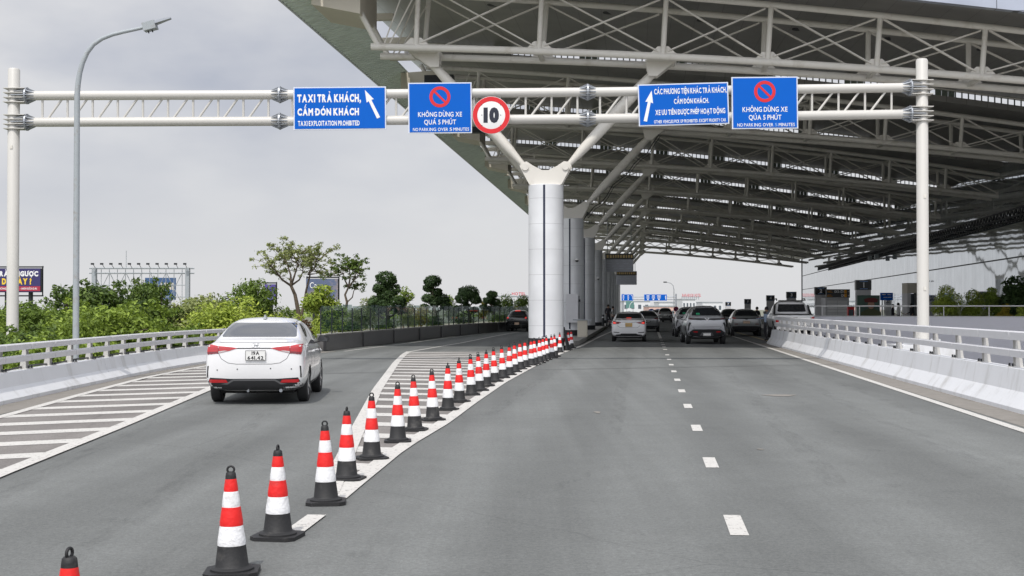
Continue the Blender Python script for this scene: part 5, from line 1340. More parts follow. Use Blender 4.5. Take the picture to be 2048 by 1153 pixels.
def crossover(name, label, px, Yr, head, paint, style, grp=None, lev=2, sc=(1, 1, 1), plate_m=PLATE, sticker=True):
    global paint_now; paint_now = paint
    root = place(name, label, px, Yr, head, grp); root.scale = sc
    body, bvh = finish_body(loft(CROSS), "body", paint, root, [(.86, .40), (3.55, .40)], .355, .60, lev)
    patch(bvh, [(-.63, 1.195), (.63, 1.195), (.66, 1.215), (.52, 1.50), (.50, 1.515), (-.50, 1.515), (-.52, 1.50), (-.66, 1.215)], 'rear', CARG, "rear_window", root, .005, .06)
    for v in ('right', 'left'):
        patch(bvh, [(.62, 1.13), (1.86, 1.075), (1.86, 1.52), (1.1, 1.5), (.85, 1.42)], v, CARG, "rear_door_window", root, .004, .1)
        patch(bvh, [(1.92, 1.075), (3.0, 1.05), (3.06, 1.07), (2.72, 1.38), (2.42, 1.50), (1.92, 1.52)], v, CARG, "front_door_window", root, .004, .1)
        patch(bvh, [(.06, .42), (.42, .47), (.50, .74), (.46, .76), (.35, .53), (.06, .50)] if False else [(1.35, .24), (3.1, .24), (3.05, .36), (1.40, .36)], v, TRIM, "sill_trim", root, .006, .1)
        lines(bvh, [[(1.89, 1.07), (1.89, .45), (1.93, .34), (3.0, .34), (3.05, .6), (3.05, 1.0)], [(1.0, 1.1), (1.25, .85), (1.38, .6), (1.4, .36)]], v, root)
    for x in (-.78, .78):
        for y in (.86, 3.55): wheel(root, x, y, .355, .22)
    mirror_pair(root, TRIM, .89, 2.92, 1.08); underside(root, 4.45, .62, .24)
    f = lambda s: (lambda p: p) if s == 1 else mk
    if style == 'silver':
        patch(bvh, [(-.82, 1.03), (-.80, 1.09), (-.15, 1.075), (0, 1.06), (.15, 1.075), (.80, 1.09), (.82, 1.03), (.30, 1.00), (.12, 1.015), (0, .985), (-.12, 1.015), (-.30, 1.00)], 'rear', LAMP_D if False else TRIM, "light_bar", root, .008, .05)
        for s in (1, -1):
            patch(bvh, f(s)([(.60, 1.04), (.80, 1.055), (.80, 1.075), (.60, 1.06)]), 'rear', LAMP_D, "tail_lamp", root, .012, .05)
            patch(bvh, f(s)([(.70, .90), (.79, .915), (.83, .80), (.835, .56), (.80, .58), (.77, .75)]), 'rear', TRIM, "corner_vent", root, .006, .04)
            patch(bvh, f(s)([(.42, .50), (.60, .505), (.60, .545), (.42, .54)]), 'rear', LAMP, "bumper_reflector", root, .012, .04)
        patch(bvh, [(-.80, .50), (-.62, .62), (-.50, .625), (.50, .625), (.62, .62), (.80, .50), (.86, .40), (.72, .31), (-.72, .31), (-.86, .40)], 'rear', TRIM, "lower_bumper", root, .006, .05)
        patch(bvh, [(-.32, .36), (-.22, .50), (.22, .50), (.32, .36)], 'rear', GREYTRIM, "plate_recess", root, .010, .05)
        mb = MB(); yb = bvh.ray_cast(Vector((0, -3, 1.03)), Vector((0, 1, 0)))[0].y - .016
        for s in (1, -1):
            q = [Vector((s * a, yb, b)) for a, b in ((0, .985), (.02, .985), (.095, 1.09), (.06, 1.085), (.0, 1.005))]; mb.hexa(q, [p + Vector((0, -.012, 0)) for p in q])
        mb.build("badge", CHROME, root)
        plate(bvh, root, 0, .425, .33, .16, plate_m)
        if sticker: patch(bvh, [(-.46, 1.23), (-.30, 1.23), (-.30, 1.30), (-.46, 1.30)], 'rear', GREEN, "window_sticker", root, .008, .05)
        lines(bvh, [[(-.62, .72), (.62, .74)], [(-.72, .90), (-.70, .78), (-.55, .64)], [(.72, .90), (.70, .78), (.55, .64)]], 'rear', root, GREYTRIM, .012)
    elif style == 'grey':
        patch(bvh, [(-.80, 1.03), (-.79, 1.075), (.79, 1.075), (.80, 1.03), (.12, 1.02), (0, .96), (-.12, 1.02)], 'rear', TRIM, "light_bar", root, .008, .05)
        for s in (1, -1):
            patch(bvh, f(s)([(.62, 1.035), (.81, 1.045), (.80, 1.10), (.62, 1.085)]), 'rear', LAMP, "tail_lamp", root, .014, .05)
            patch(bvh, f(s)([(.5, .70), (.70, .70), (.70, .74), (.5, .74)]), 'rear', LAMP_D, "bumper_reflector", root, .010, .05)
        patch(bvh, [(-.80, .58), (-.45, .60), (.45, .60), (.80, .58), (.86, .42), (.72, .31), (-.72, .31), (-.86, .42)], 'rear', TRIM, "lower_bumper", root, .006, .05)
        plate(bvh, root, 0, .83, .38, .17, plate_m)
    elif style == 'far':
        for s in (1, -1): patch(bvh, f(s)([(.45, .98), (.80, .96), (.80, 1.05), (.62, 1.08)]), 'rear', LAMP_D, "tail_lamp", root, .010, .08)
        patch(bvh, [(-.80, .48), (.80, .48), (.80, .33), (-.80, .33)], 'rear', TRIM, "lower_bumper", root, .008, .08)
        plate(bvh, root, 0, .80, .36, .17, plate_m)
    elif style == 'black':
        for s in (1, -1):
            patch(bvh, f(s)([(.60, .96), (.79, .93), (.80, 1.05), (.72, 1.14), (.62, 1.08)]), 'rear', LAMP, "tail_lamp", root, .010, .05)
            patch(bvh, f(s)([(.65, 1.0), (.76, .99), (.76, 1.06), (.66, 1.05)]), 'rear', LAMP_ON, "brake_light", root, .014, .05)
        patch(bvh, [(-.22, 1.52), (.22, 1.52), (.20, 1.565), (-.20, 1.565)], 'rear', LAMP_ON, "high_brake_light", root, .014, .06)
        lines(bvh, [[(-.68, .84), (.68, .84)], [(-.74, .52), (.74, .52)]], 'rear', root, GREYTRIM, .025)
        plate(bvh, root, 0, .60, .36, .18, plate_m)
        mb = MB(); mb.hexa([(-.1, 0 + .04, .93), (.1, .04, .93), (.1, .06, .98), (-.1, .06, .98)], [(-.1, .0, .93), (.1, .0, .93), (.1, .02, .98), (-.1, .02, .98)]); mb.build("badge", CHROME, root)
    return root
SILVER = car_paint("silver_car_paint", (.43, .435, .455), .2, .3)
SILVER2 = car_paint("pale_silver_car_paint", (.52, .52, .545), .15, .3)
GREY = car_paint("grey_car_paint", (.24, .25, .25), .2, .32)
BLACK = car_paint("black_car_paint", (.012, .012, .013), 0, .22)
DKGREY = car_paint("dark_grey_car_paint", (.20, .205, .21), .2, .3)
crossover("silver_crossover", "silver crossover with green window sticker, in front of its twin in the right lane", 1414, 59.4, 2.6, SILVER, 'silver', sc=(1.02, 1, 1.10))
crossover("silver_crossover", "silver crossover half hidden behind the nearer silver crossover in the right lane", 1382, 74, 4.0, SILVER2, 'silver', sc=(1, 1, 1.08))
crossover("grey_crossover", "dark grey crossover with orange plate between the silver crossover and the barrier end", 1493, 76.5, 6, GREY, 'grey', plate_m=PLATE_P)
crossover("black_hatchback", "small black hatchback with lit brake lights on the left carriageway beside the first column", 1033.5, 91.5, 7, BLACK, 'black', sc=(.90, .86, .95), plate_m=PLATE_P)
crossover("dark_sedan_car", "dark grey car just ahead of the white taxi sedan", 1294, 90, 6, DKGREY, 'far', lev=1, sc=(.96, 1, .93), plate_m=PLATE).name = "dark_car"
crossover("grey_suv", "grey sport utility car driving away in the middle distance below the blue overhead sign", 1330.5, 149, 6, GREY, 'far', lev=1, sc=(1.0, 1, 1.06))
crossover("small_car", "small pale car far off between the dark car and the grey utility car", 1314, 158, 6, car_paint("beige_car_paint", (.33, .32, .30), .2, .3), 'far', lev=1, sc=(.95, .9, .92))
crossover("dark_car", "black car mostly hidden between the silver and dark grey crossovers", 1462, 98, 6, BLACK, 'far', lev=1)

# ---- pickup behind the barrier
PICK = [
 (0.00, .45, .80, .80, .88, 1.06, .86, 1.10, .80, 1.10, [.03, .03, .02, 0, 0, 0, 0, 0, 0]),
 (0.06, .42, .84, .80, .92, 1.08, .90, 1.13, .84, 1.13),
 (1.35, .40, .86, .80, .93, 1.08, .91, 1.14, .85, 1.14),
 (1.46, .40, .86, .80, .93, 1.09, .91, 1.16, .84, 1.17),
 (1.60, .40, .86, .80, .93, 1.10, .91, 1.66, .69, 1.72),
 (1.80, .40, .86, .80, .93, 1.10, .91, 1.74, .68, 1.81),
 (2.50, .40, .86, .80, .93, 1.10, .91, 1.76, .68, 1.83),
 (3.10, .40, .86, .80, .93, 1.10, .91, 1.70, .68, 1.77),
 (3.60, .40, .86, .80, .93, 1.10, .90, 1.36, .74, 1.40),
 (3.95, .40, .86, .80, .93, 1.08, .90, 1.16, .80, 1.18),
 (4.90, .42, .84, .78, .92, 1.02, .88, 1.10, .76, 1.11),
 (5.20, .50, .76, .74, .82, .92, .78, .98, .66, .98)]
root = thing("pickup_truck", "white pickup truck with black sport bar, seen over the end of the right barrier", "pickup truck", ((1590 - CX) / F * 60.0, 60.0, .22), -R(6))
body, bvh = finish_body(loft(PICK, .01), "body", WHITE, root, [(1.05, .47), (4.2, .47)], .385, .62)
patch(bvh, [(-.62, 1.26), (.62, 1.26), (.66, 1.30), (.60, 1.62), (-.60, 1.62), (-.66, 1.30)], 'rear', CARG, "rear_window", root, .006, .08)
for v in ('right', 'left'):
    patch(bvh, [(1.8, 1.18), (2.5, 1.18), (2.5, 1.70), (1.85, 1.68)], v, CARG, "rear_door_window", root, .005, .1)
    patch(bvh, [(2.58, 1.18), (3.6, 1.18), (3.15, 1.6), (2.58, 1.70)], v, CARG, "front_door_window", root, .005, .1)
for s in (1, -1):
    patch(bvh, ([(.74, .78), (.87, .78), (.87, 1.04), (.74, 1.04)] if s == 1 else mk([(.74, .78), (.87, .78), (.87, 1.04), (.74, 1.04)])), 'rear', LAMP, "tail_lamp", root, .012, .06)
    mb = MB(); mb.tube([(s * .66, 1.75, 1.80), (s * .66, 1.9, 1.88), (s * .66, 3.0, 1.87), (s * .66, 3.15, 1.78)], .028, 8); mb.build("roof_rail", TRIM, root, 60)
    mb = MB(); mb.hexa([(s * .80, .2, 1.12), (s * .88, .2, 1.12), (s * .88, 1.55, 1.15), (s * .80, 1.55, 1.15)], [(s * .80, 1.0, 1.16), (s * .88, 1.0, 1.16), (s * .80, 1.62, 1.60), (s * .73, 1.62, 1.60)]); mb.build("sport_bar", TRIM, root)
mb = MB(); mb.box((0, -.02, .98), (.22, .03, .06)); mb.build("tailgate_handle", TRIM, root, bevel=.008)
mb = MB(); mb.box((0, .75, 1.15), (1.5, 1.2, .03)); mb.build("bed_cover", TRIM, root)
mb = MB(); mb.box((0, 1.62, 1.79), (1.2, .06, .05)); mb.build("roof_spoiler", TRIM, root)
lines(bvh, [[(-.70, 1.05), (-.70, .60), (.70, .60), (.70, 1.05)], [(-.7, .90), (.7, .90)]], 'rear', root, GREYTRIM, .012)
mb = MB(); mb.box((0, -.06, .50), (1.7, .14, .16)); mb.build("step_bumper", CHROME, root, bevel=.02)
for x in (-.78, .78):
    for y in (1.05, 4.2): wheel(root, x, y, .385, .25, 6)
mirror_pair(root, TRIM, .93, 3.45, 1.22)
# ================================================================== trees and shrubs
RNG = np.random.default_rng(5)
def leaves(name, clumps, n, size, mat, parent, squash=.8, droop=0.0, aspect=.5, shell=.55):
    """clumps: (x, y, z, r[, weight]) ; n leaves in all, each a small folded face"""
    C = np.array([c[:4] for c in clumps]); wt = np.array([c[3] ** 2 for c in clumps]); wt = wt / wt.sum()
    idx = RNG.choice(len(C), n, p=wt)
    d = RNG.normal(size=(n, 3)); d /= np.linalg.norm(d, axis=1)[:, None]
    rad = C[idx, 3] * (shell + (1 - shell) * RNG.random(n)) * (.86 + .28 * RNG.random(n))
    p = C[idx, :3] + d * rad[:, None] * np.array([1, 1, squash])
    nrm = d * .8 + RNG.normal(size=(n, 3)) * .55 + np.array([0, 0, .55]); nrm /= np.linalg.norm(nrm, axis=1)[:, None]
    t = RNG.normal(size=(n, 3)) + d * .6; t[:, 2] -= droop; t -= nrm * (t * nrm).sum(1)[:, None]; t /= np.linalg.norm(t, axis=1)[:, None]
    b = np.cross(nrm, t); s = size * (.6 + .8 * RNG.random(n))[:, None]
    V = np.empty((n, 4, 3)); V[:, 0] = p - t * s * .5; V[:, 1] = p + b * s * aspect * .5 + nrm * s * .06; V[:, 2] = p + t * s * .5; V[:, 3] = p - b * s * aspect * .5 + nrm * s * .06
    me = bpy.data.meshes.new(name); me.from_pydata(V.reshape(-1, 3), [], np.arange(n * 4).reshape(n, 4)); me.materials.append(mat)
    o = bpy.data.objects.new(name, me); COL.objects.link(o); o.parent = parent
    return o
def limbs(parent, base, tips, r0, mat='bark', n=7, wob=.25, name="trunk", fork=.35):
    mb = MB(); base = Vector(base)
    top = Vector(tips[0]) * fork + base * (1 - fork) if False else base + (sum((Vector(t) for t in tips), Vector()) / len(tips) - base) * fork
    mid = base.lerp(top, .5) + Vector((random.uniform(-1, 1), random.uniform(-1, 1), 0)) * wob * r0 * 4
    mb.tube([base, mid, top], [r0, r0 * .85, r0 * .7], 9)
    for t in tips:
        t = Vector(t); m1 = top.lerp(t, .4) + Vector((random.uniform(-1, 1), random.uniform(-1, 1), random.uniform(-.2, .6))) * wob * (t - top).length * .5
        mb.tube([top, m1, t], [r0 * .5, r0 * .33, r0 * .12], n)
        for _ in range(2):
            u = random.uniform(.3, .8); s = m1.lerp(t, u); e_ = s + Vector((random.uniform(-1, 1), random.uniform(-1, 1), random.uniform(.1, .9))) * (t - top).length * .35
            mb.tube([s, s.lerp(e_, .5) + Vector((0, 0, .05)), e_], [r0 * .2, r0 * .14, r0 * .06], 5)
    return mb.build(name, M[mat], parent, 60)
def broad_tree(H, rad, mat, n, size, seed, squash=.75, lo=.30, nc=26):
    random.seed(seed)
    t = thing("broadleaf_tree", "x", "tree", (0, 0, -3.5), 0, "trees beyond the left barrier")
    cl_ = []
    for k in range(nc):
        u = k / nc; z = H * (lo + (1 - lo) * (u ** .8)) * random.uniform(.92, 1.0)
        ph = k * 2.4 + random.uniform(-.4, .4); prof = math.sin(min(1, .25 + .85 * (z / H - lo) / (1 - lo)) * math.pi * .93) ** .7
        rr = rad * prof * random.uniform(.35, .95); cr = rad * random.uniform(.26, .46)
        cl_.append((rr * math.cos(ph), rr * math.sin(ph), z - cr * .5, cr))
    for c in list(cl_):
        for _ in range(3):
            a = random.uniform(0, 6.3); b = random.uniform(-.2, 1); q = c[3] * random.uniform(.8, 1.15)
            cl_.append((c[0] + q * math.cos(a), c[1] + q * math.sin(a), c[2] + q * b * .8, c[3] * random.uniform(.22, .42)))
    limbs(t, (0, 0, 0), [(c[0], c[1], c[2]) for c in cl_[:nc:3]], .16 * H / 6, fork=.3)
    leaves("crown", cl_, n, size, M[mat], t, squash)
    return t
protos = {
 'd1': broad_tree(6.3, 2.3, 'leaf_dark', 15000, .18, 1), 'd2': broad_tree(6.6, 2.0, 'leaf_dark', 13000, .17, 2, .55), 'd3': broad_tree(5.6, 2.6, 'leaf_mid', 15000, .18, 3, .55),
 'm1': broad_tree(6.0, 2.2, 'leaf_mid', 14000, .17, 4), 'l1': broad_tree(5.4, 2.0, 'leaf_lime', 18000, .14, 5, .9, .12, 30), 'l2': broad_tree(5.0, 2.2, 'leaf_lime', 18000, .13, 6, .85, .12, 30), 'p1': broad_tree(5.2, 2.1, 'leaf_pale', 13000, .16, 7, .7),
}
hts = dict(d1=6.3, d2=6.6, d3=5.6, m1=6.0, l1=5.4, l2=5.0, p1=5.2)
hts = {}
for k_, o_ in protos.items():
    cr_ = [c for c in o_.children if c.name.startswith('crown')][0]; zz_ = np.array([v.co.z for v in cr_.data.vertices]); hts[k_] = float(np.percentile(zz_, 99.7))
used = set()
def put(kind, px, ty, Y, label, wide=1.0, rz=None, zb=-3.5, grp=None):
    o = protos[kind]
    if kind in used: o = copy_tree(o)
    used.add(kind)
    p = U(px, ty, Y); sc = (p.z - .25 - zb) / hts[kind]
    o.location = (p.x, Y, zb); o.scale = (sc * wide, sc * wide, sc); o.rotation_euler = (0, 0, random.uniform(0, 6.3) if rz is None else rz)
    o['label'] = label
    if grp: o['group'] = grp
random.seed(3)
put('d1', 45, 595, 44, "dark green tree just right of the left gantry post, below the purple billboard")
put('m1', -45, 600, 42, "mid green tree at the very left edge of the photo")
put('d3', 112, 592, 47, "spreading mid green tree between the gantry post and the street lamp")
put('d2', 172, 553, 50, "tall dark tree behind the street lamp, in front of the billboard frame's left end")
put('m1', 225, 594, 45, "mid green tree right of the street lamp, below the billboard frame")
put('d1', 258, 588, 52, "dark green tree under the middle of the billboard frame")
put('d2', 301, 548, 53, "tall narrow dark tree in front of the blue lettered sign in the billboard frame", .6)
put('p1', 350, 598, 54, "pale green feathery tree under the right end of the billboard frame")
put('d3', 292, 606, 47, "low spreading tree close behind the left barrier below the billboard frame")
put('m1', 160, 618, 42, "low mid green tree close behind the left barrier at the street lamp")
put('p1', 402, 583, 58, "pale tree with thin top standing left of the lime green bamboo")
put('l1', 440, 590, 50, "bright lime green bamboo clump behind the left barrier, nearest the white sedan's roof", 1.25)
put('l2', 392, 612, 54, "bright lime green shrub behind the barrier left of the white sedan", 1.1)
put('l2', 500, 612, 52, "bright lime green clump behind the white sedan's roof", 1.3)
put('l1', 560, 625, 56, "bright lime clump right of the sedan's roof, left of the twisted tree")
put('d1', 500, 553, 60, "dark green leafy tree in front of the small violet billboard", .8)
put('d2', 20, 640, 36, "dark low tree at the left edge behind the rails", 1.1)
put('m1', 90, 655, 34, "low green tree behind the rails between gantry post and street lamp")
put('m1', 352, 640, 49, "low green tree behind the rails left of the sedan", .9)
# planter shrubs behind the glass fence
def shrub(name, px, ty, Y, wpx, mat, label, n=1500, size=.14, squash=.9, zb=.25, aspect=.4, droop=0, cat="shrub"):
    p = U(px, ty, Y); H = p.z - zb; wd = wpx / F * Y / 2
    t = thing(name, label, cat, (p.x, Y, zb), random.uniform(0, 3), "shrubs and small trees in the planting bed")
    cl_ = []
    for k in range(9):
        a = k * 2.4; rr = wd * .7 * math.sqrt(k / 9); cr = max(.15, min(wd * .5, H * .4)); cl_.append((rr * math.cos(a), rr * math.sin(a), max(cr * .3, H * (.35 + .5 * random.random()) - cr * .3), cr))
    cl_.append((0, 0, H - min(wd * .5, H * .4) * squash, min(wd * .5, H * .4)))
    limbs(t, (0, 0, 0), [(c[0], c[1], c[2]) for c in cl_[::2]], .035 + H * .01, name="stem")
    leaves("foliage", cl_, n, size, M[mat], t, squash, droop, aspect)
    return t
shrub("small_tree", 645, 568, 58, 86, 'leaf_lime', "bright green small tree in front of the slate billboard", 2600, .2, .7, cat="tree")
shrub("shrub", 612, 640, 56, 40, 'leaf_red', "bronze-leaved shrub at the foot of the tall twisted tree", 900, .22, aspect=.25)
shrub("shrub", 640, 648, 54, 36, 'leaf_lime', "clipped lime green shrub just right of the white sedan's roof", 1500, .09)
shrub("shrub", 585, 645, 60, 40, 'leaf_mid', "mid green shrub left of the bronze-leaved shrub", 1300, .14)
shrub("shrub", 720, 612, 66, 70, 'leaf_pale', "pale yellow-green shrub behind the glass fence left of the big cloud-pruned tree", 2200, .13)
shrub("shrub", 670, 622, 62, 50, 'leaf_lime', "yellow-green shrub below the bright small tree behind the glass", 1500, .12)
shrub("shrub", 745, 590, 78, 55, 'leaf_pale', "greyish green shrub just left of the big cloud-pruned tree", 1800, .15)
shrub("shrub", 818, 610, 76, 46, 'leaf_pale', "feathery pale grass-like shrub right of the big cloud-pruned tree", 1700, .16, aspect=.15, droop=1)
shrub("small_tree", 808, 572, 84, 46, 'leaf_mid', "thin green small tree between the two tallest cloud-pruned trees", 1100, .2, cat="tree")
shrub("shrub", 842, 612, 80, 36, 'leaf_yel', "yellowish shrub left of the second cloud-pruned tree", 700, .16)
shrub("small_tree", 898, 590, 92, 40, 'leaf_mid', "mid green small tree right of the second cloud-pruned tree", 1400, .18, cat="tree")
shrub("shrub", 968, 600, 102, 26, 'leaf_yel', "orange-yellow shrub left of the fourth cloud-pruned tree", 700, .16)
shrub("small_tree", 1012, 585, 112, 60, 'leaf_dark', "dark green small tree just left of the first column", 2000, .2, cat="tree")
shrub("small_tree", 1045, 588, 118, 50, 'leaf_dark', "dark green small tree touching the first column's left edge", 1700, .2, cat="tree")
shrub("shrub", 1033, 612, 100, 22, 'leaf_yel', "yellow shrub above the black hatchback's roof", 500, .15)
shrub("shrub", 1000, 622, 98, 50, 'leaf_mid', "low green shrub left of the black hatchback", 1300, .14)
shrub("shrub", 700, 640, 62, 60, 'leaf_dark', "dark low shrub behind the glass fence at its near end", 1500, .12)
shrub("shrub", 770, 638, 70, 60, 'leaf_dark', "dark low shrub behind the glass below the big cloud-pruned tree", 1500, .12)
shrub("shrub", 925, 626, 88, 60, 'leaf_dark', "dark low shrub behind the glass below the third cloud-pruned tree", 1300, .12)
shrub("shrub", 868, 630, 82, 46, 'leaf_dark', "dark low shrub behind the glass below the second cloud-pruned tree", 1200, .12)
def topiary(px, Y, balls, label, mat='leaf_top'):
    """balls: (px, py, radius_px)"""
    p0 = U(px, 640, Y); t = thing("cloud_pruned_tree", label, "tree", (p0.x, Y, .25), 0, "cloud-pruned trees in the planting bed")
    cl_ = []
    for i, (bx, by, r) in enumerate(balls):
        q = U(bx, by, Y); dy = random.uniform(-.4, .4) if i else 0; cl_.append((q.x - p0.x, dy, q.z - .25, r / F * Y))
    top = cl_[0]; pts = [Vector((0, 0, 0)), Vector((.12, 0, top[2] * .3)), Vector((-.1, .05, top[2] * .6)), Vector((top[0], 0, top[2] - .1))]
    mb = MB(); mb.tube(pts, [.13, .11, .08, .05], 8)
    for c in cl_[1:]:
        z = max(.2, c[2] - .5); u = min(1, z / top[2]); s = Vector((0, 0, z)); mb.tube([s, s.lerp(Vector(c[:3]), .5) + Vector((0, 0, -.05)), Vector(c[:3])], [.06, .05, .03], 6)
    mb.build("trunk", M['bark'], t, 60)
    for c in cl_:
        mb = MB()
    for c in list(cl_):
        for _ in range(4):
            a = random.uniform(0, 6.3); cl_.append((c[0] + c[3] * .75 * math.cos(a), c[1] + c[3] * .75 * math.sin(a), c[2] + c[3] * random.uniform(-.35, .45), c[3] * random.uniform(.3, .5)))
    leaves("foliage", cl_, 1800 + 260 * len(cl_), .12, M[mat], t, .72, 0, .5, .74)
    return t
topiary(772, 72, [(772, 557, 20), (760, 577, 15), (785, 580, 16), (772, 592, 17), (752, 603, 16), (795, 604, 16), (772, 612, 18), (750, 622, 14), (800, 620, 13)], "tall dark cloud-pruned tree with many rounded pads, the largest one behind the glass fence")
topiary(868, 84, [(866, 563, 17), (856, 577, 11), (873, 585, 12), (856, 597, 13), (884, 598, 14), (870, 606, 12), (892, 612, 11), (850, 615, 10)], "cloud-pruned tree with a flat round cap, second of the row")
topiary(937, 92, [(938, 586, 20), (925, 598, 14), (950, 600, 12), (930, 612, 10), (947, 620, 9), (915, 617, 9)], "cloud-pruned tree with one big dome-shaped crown, third of the row")
topiary(985, 102, [(984, 590, 11), (975, 602, 9), (990, 604, 11), (968, 614, 8), (995, 616, 9), (981, 618, 9)], "small cloud-pruned tree, fourth of the row")
# the two sparse twisted trees
def sparse(px, Y, base_py, paths, tips_r, n, size, mat, label, droop=.2):
    p0 = U(px, base_py, Y); t = thing("twisted_tree", label, "tree", (p0.x, Y, .25), 0, "shrubs and small trees in the planting bed")
    mb = MB(); cl_ = []
    for path, r0, r1, dep in paths:
        P = []
        for i, (x, y) in enumerate(path): q = U(x, y, Y); P.append(Vector((q.x - p0.x, dep * i / max(1, len(path) - 1), max(0, q.z - .25))))
        mb.tube(P, [r0 + (r1 - r0) * i / (len(P) - 1) for i in range(len(P))], 8)
        if r1 < .03:
            e_ = P[-1]; cl_.append((e_.x, e_.y, e_.z, tips_r * .6))
            for _ in range(11):
                s0 = P[-2].lerp(e_, random.uniform(.1, .95)); a = s0 + Vector((random.uniform(-1, 1), random.uniform(-1, 1), random.uniform(-.25, .9))) * tips_r * 2.1; mb.tube([s0, s0.lerp(a, .5) + Vector((0, 0, .05)), a], [.016, .011, .005], 5); cl_.append((a.x, a.y, a.z, tips_r * .5)); cl_.append(((a.x + s0.x) / 2, (a.y + s0.y) / 2, (a.z + s0.z) / 2 + .08, tips_r * .35))
    mb.build("trunk", M['bark'], t, 60)
    leaves("crown", cl_, n, size, M[mat], t, .55, droop, .42, .2)
    return t
random.seed(9)
sparse(598, 62, 640, [
 ([(600, 645), (594, 610), (590, 590), (582, 572)], .11, .07, 0), ([(600, 645), (606, 610), (610, 580), (616, 550)], .07, .04, .6),
 ([(582, 572), (566, 560), (553, 540), (543, 530)], .06, .015, -.8), ([(582, 572), (580, 550), (572, 530), (562, 512)], .06, .012, .6), ([(582, 572), (590, 552), (598, 530), (588, 508)], .06, .012, -.5),
 ([(582, 572), (598, 560), (604, 545), (606, 525)], .05, .015, .3), ([(616, 550), (622, 535), (618, 515)], .035, .012, .5), ([(616, 550), (628, 540), (636, 527), (642, 520)], .035, .012, -.5), ([(616, 550), (626, 548), (638, 543)], .025, .010, .8),
 ([(566, 560), (558, 555), (546, 545)], .03, .012, .5), ([(606, 525), (606, 512), (600, 505)], .025, .012, 0), ([(598, 530), (580, 520), (574, 506)], .03, .012, .9)], .42, 4200, .13, 'leaf_pale', "tall sparse tree with a thin twisted trunk and flat open crown, the left one")
sparse(691, 68, 630, [
 ([(690, 632), (694, 605), (690, 590), (697, 575)], .075, .045, 0), ([(697, 575), (706, 562), (710, 548), (712, 540)], .05, .015, .4), ([(697, 575), (690, 560), (688, 548), (676, 545)], .05, .012, -.4), ([(697, 575), (700, 555), (698, 540), (696, 530)], .05, .012, .3),
 ([(706, 562), (716, 556), (722, 548)], .03, .012, -.5), ([(694, 605), (704, 595), (706, 582), (716, 568)], .04, .014, .5), ([(688, 548), (670, 552), (656, 550)], .03, .012, .2), ([(700, 555), (706, 545), (705, 533)], .03, .012, -.3)], .36, 2200, .15, 'leaf_dark', "sparse dark-leaved tree with an S-shaped trunk, right one of the two")
# plants on the right
random.seed(21)
def rplant(name, px, ty, Y, wpx, mat, label, **k): 
    o = shrub(name, px, ty, Y, wpx, mat, label, zb=.3, **k); o['group'] = "plants behind the handrail on the right"; return o
rplant("hedge_shrub", 1893, 570, 66, 66, 'leaf_lime', "bushy bright green shrub behind the handrail just right of the gantry post", n=3800, size=.17, aspect=.25, droop=1.2)
rplant("hedge_shrub", 1945, 578, 66.5, 66, 'leaf_lime', "bushy green shrub behind the handrail, middle of the three", n=3800, size=.17, aspect=.25, droop=1.2)
rplant("hedge_shrub", 1984, 574, 66, 40, 'leaf_mid', "narrower green shrub behind the handrail beside the dark reflected tree", n=2600, size=.17, aspect=.25, droop=1.2)
rplant("reflected_tree", 2028, 553, 72, 90, 'leaf_top', "dark leafy tree standing in for a reflected tree at the right edge", n=3400, size=.3, cat="tree")  # leafy tree added in place of a tree's reflection in the glass
rplant("flowering_shrub", 2012, 608, 64, 34, 'leaf_yel', "yellow-leaved low plant behind the handrail at the right edge", n=600, size=.26, aspect=.16)
rplant("flowering_shrub", 2042, 612, 64, 34, 'leaf_lime', "lime-leaved low plant behind the handrail in the far right corner", n=600, size=.26, aspect=.16)
rplant("flowering_shrub", 1968, 618, 64.5, 30, 'leaf_pale', "pale low plant at the foot of the green shrubs behind the handrail", n=500, size=.2, aspect=.2)
mb = MB()

# ================================================================== far background
def billboard(px0, px1, py0, py1, Y, face, label, posts=2, name="billboard"):
    a, b = U(px0, py0, Y), U(px1, py1, Y); W, H = b.x - a.x, a.z - b.z
    t = thing(name, label, "billboard", ((a.x + b.x) / 2, Y, -3.5)); zb = b.z + 3.5
    mb = MB(); mb.box((0, .25, zb + H / 2), (W, .4, H)); mb.build("panel", M['dark_steel'], t)
    mb = MB(); mb.box((0, .03, zb + H / 2), (W * .99, .06, H * .98)); mb.build("face", M[face], t)
    mb = MB()
    for k in range(posts): mb.cyl(((k + .5) / posts * W - W / 2, .6, 0), ((k + .5) / posts * W - W / 2, .6, zb + H), .22, n=12)
    for x in (-.5, .5): mb.cyl((x * W, .6, zb - .3), (x * W, .6, zb + H + .25), .07, n=6)
    for z in (zb - .35, zb + H + .15): mb.cyl((-W * .52, .55, z), (W * .52, .55, z), .07, n=6)
    mb.build("support_frame", M['dark_steel'], t)
    return t, W, H, zb
t, W, H, zb = billboard(-14, 81, 537, 585, 130, 'bill_purple', "purple billboard with white and yellow lettering behind the left gantry post")
text("TRÀO NGƯỢC", W * .90, H * .22, "white_lettering", M['sgn_white'], t, (0.0, -.01, zb + H * .66), .06)
text("DẠ DÀY ?", W * .62, H * .26, "yellow_lettering", M['bill_yel'], t, (W * .0, -.01, zb + H * .32), .06)
mb = MB(); mb.box((0, -.01, zb + H * .15), (W * .99, .06, H * .2)); mb.build("red_band", M['bill_red'], t)
text("Ợ NÓNG - Ợ CHUA - HƠI KÉO DÀI", W * .86, H * .08, "small_lettering", M['sgn_white'], t, (0, -.05, zb + H * .11), .03)
billboard(529, 551, 569, 601, 135, 'bill_violet', "small violet billboard with a pale block, half behind a leafy tree", 1)
t, W, H, zb = billboard(612, 676, 558, 600, 125, 'bill_teal', "slate blue billboard behind the two sparse twisted trees")
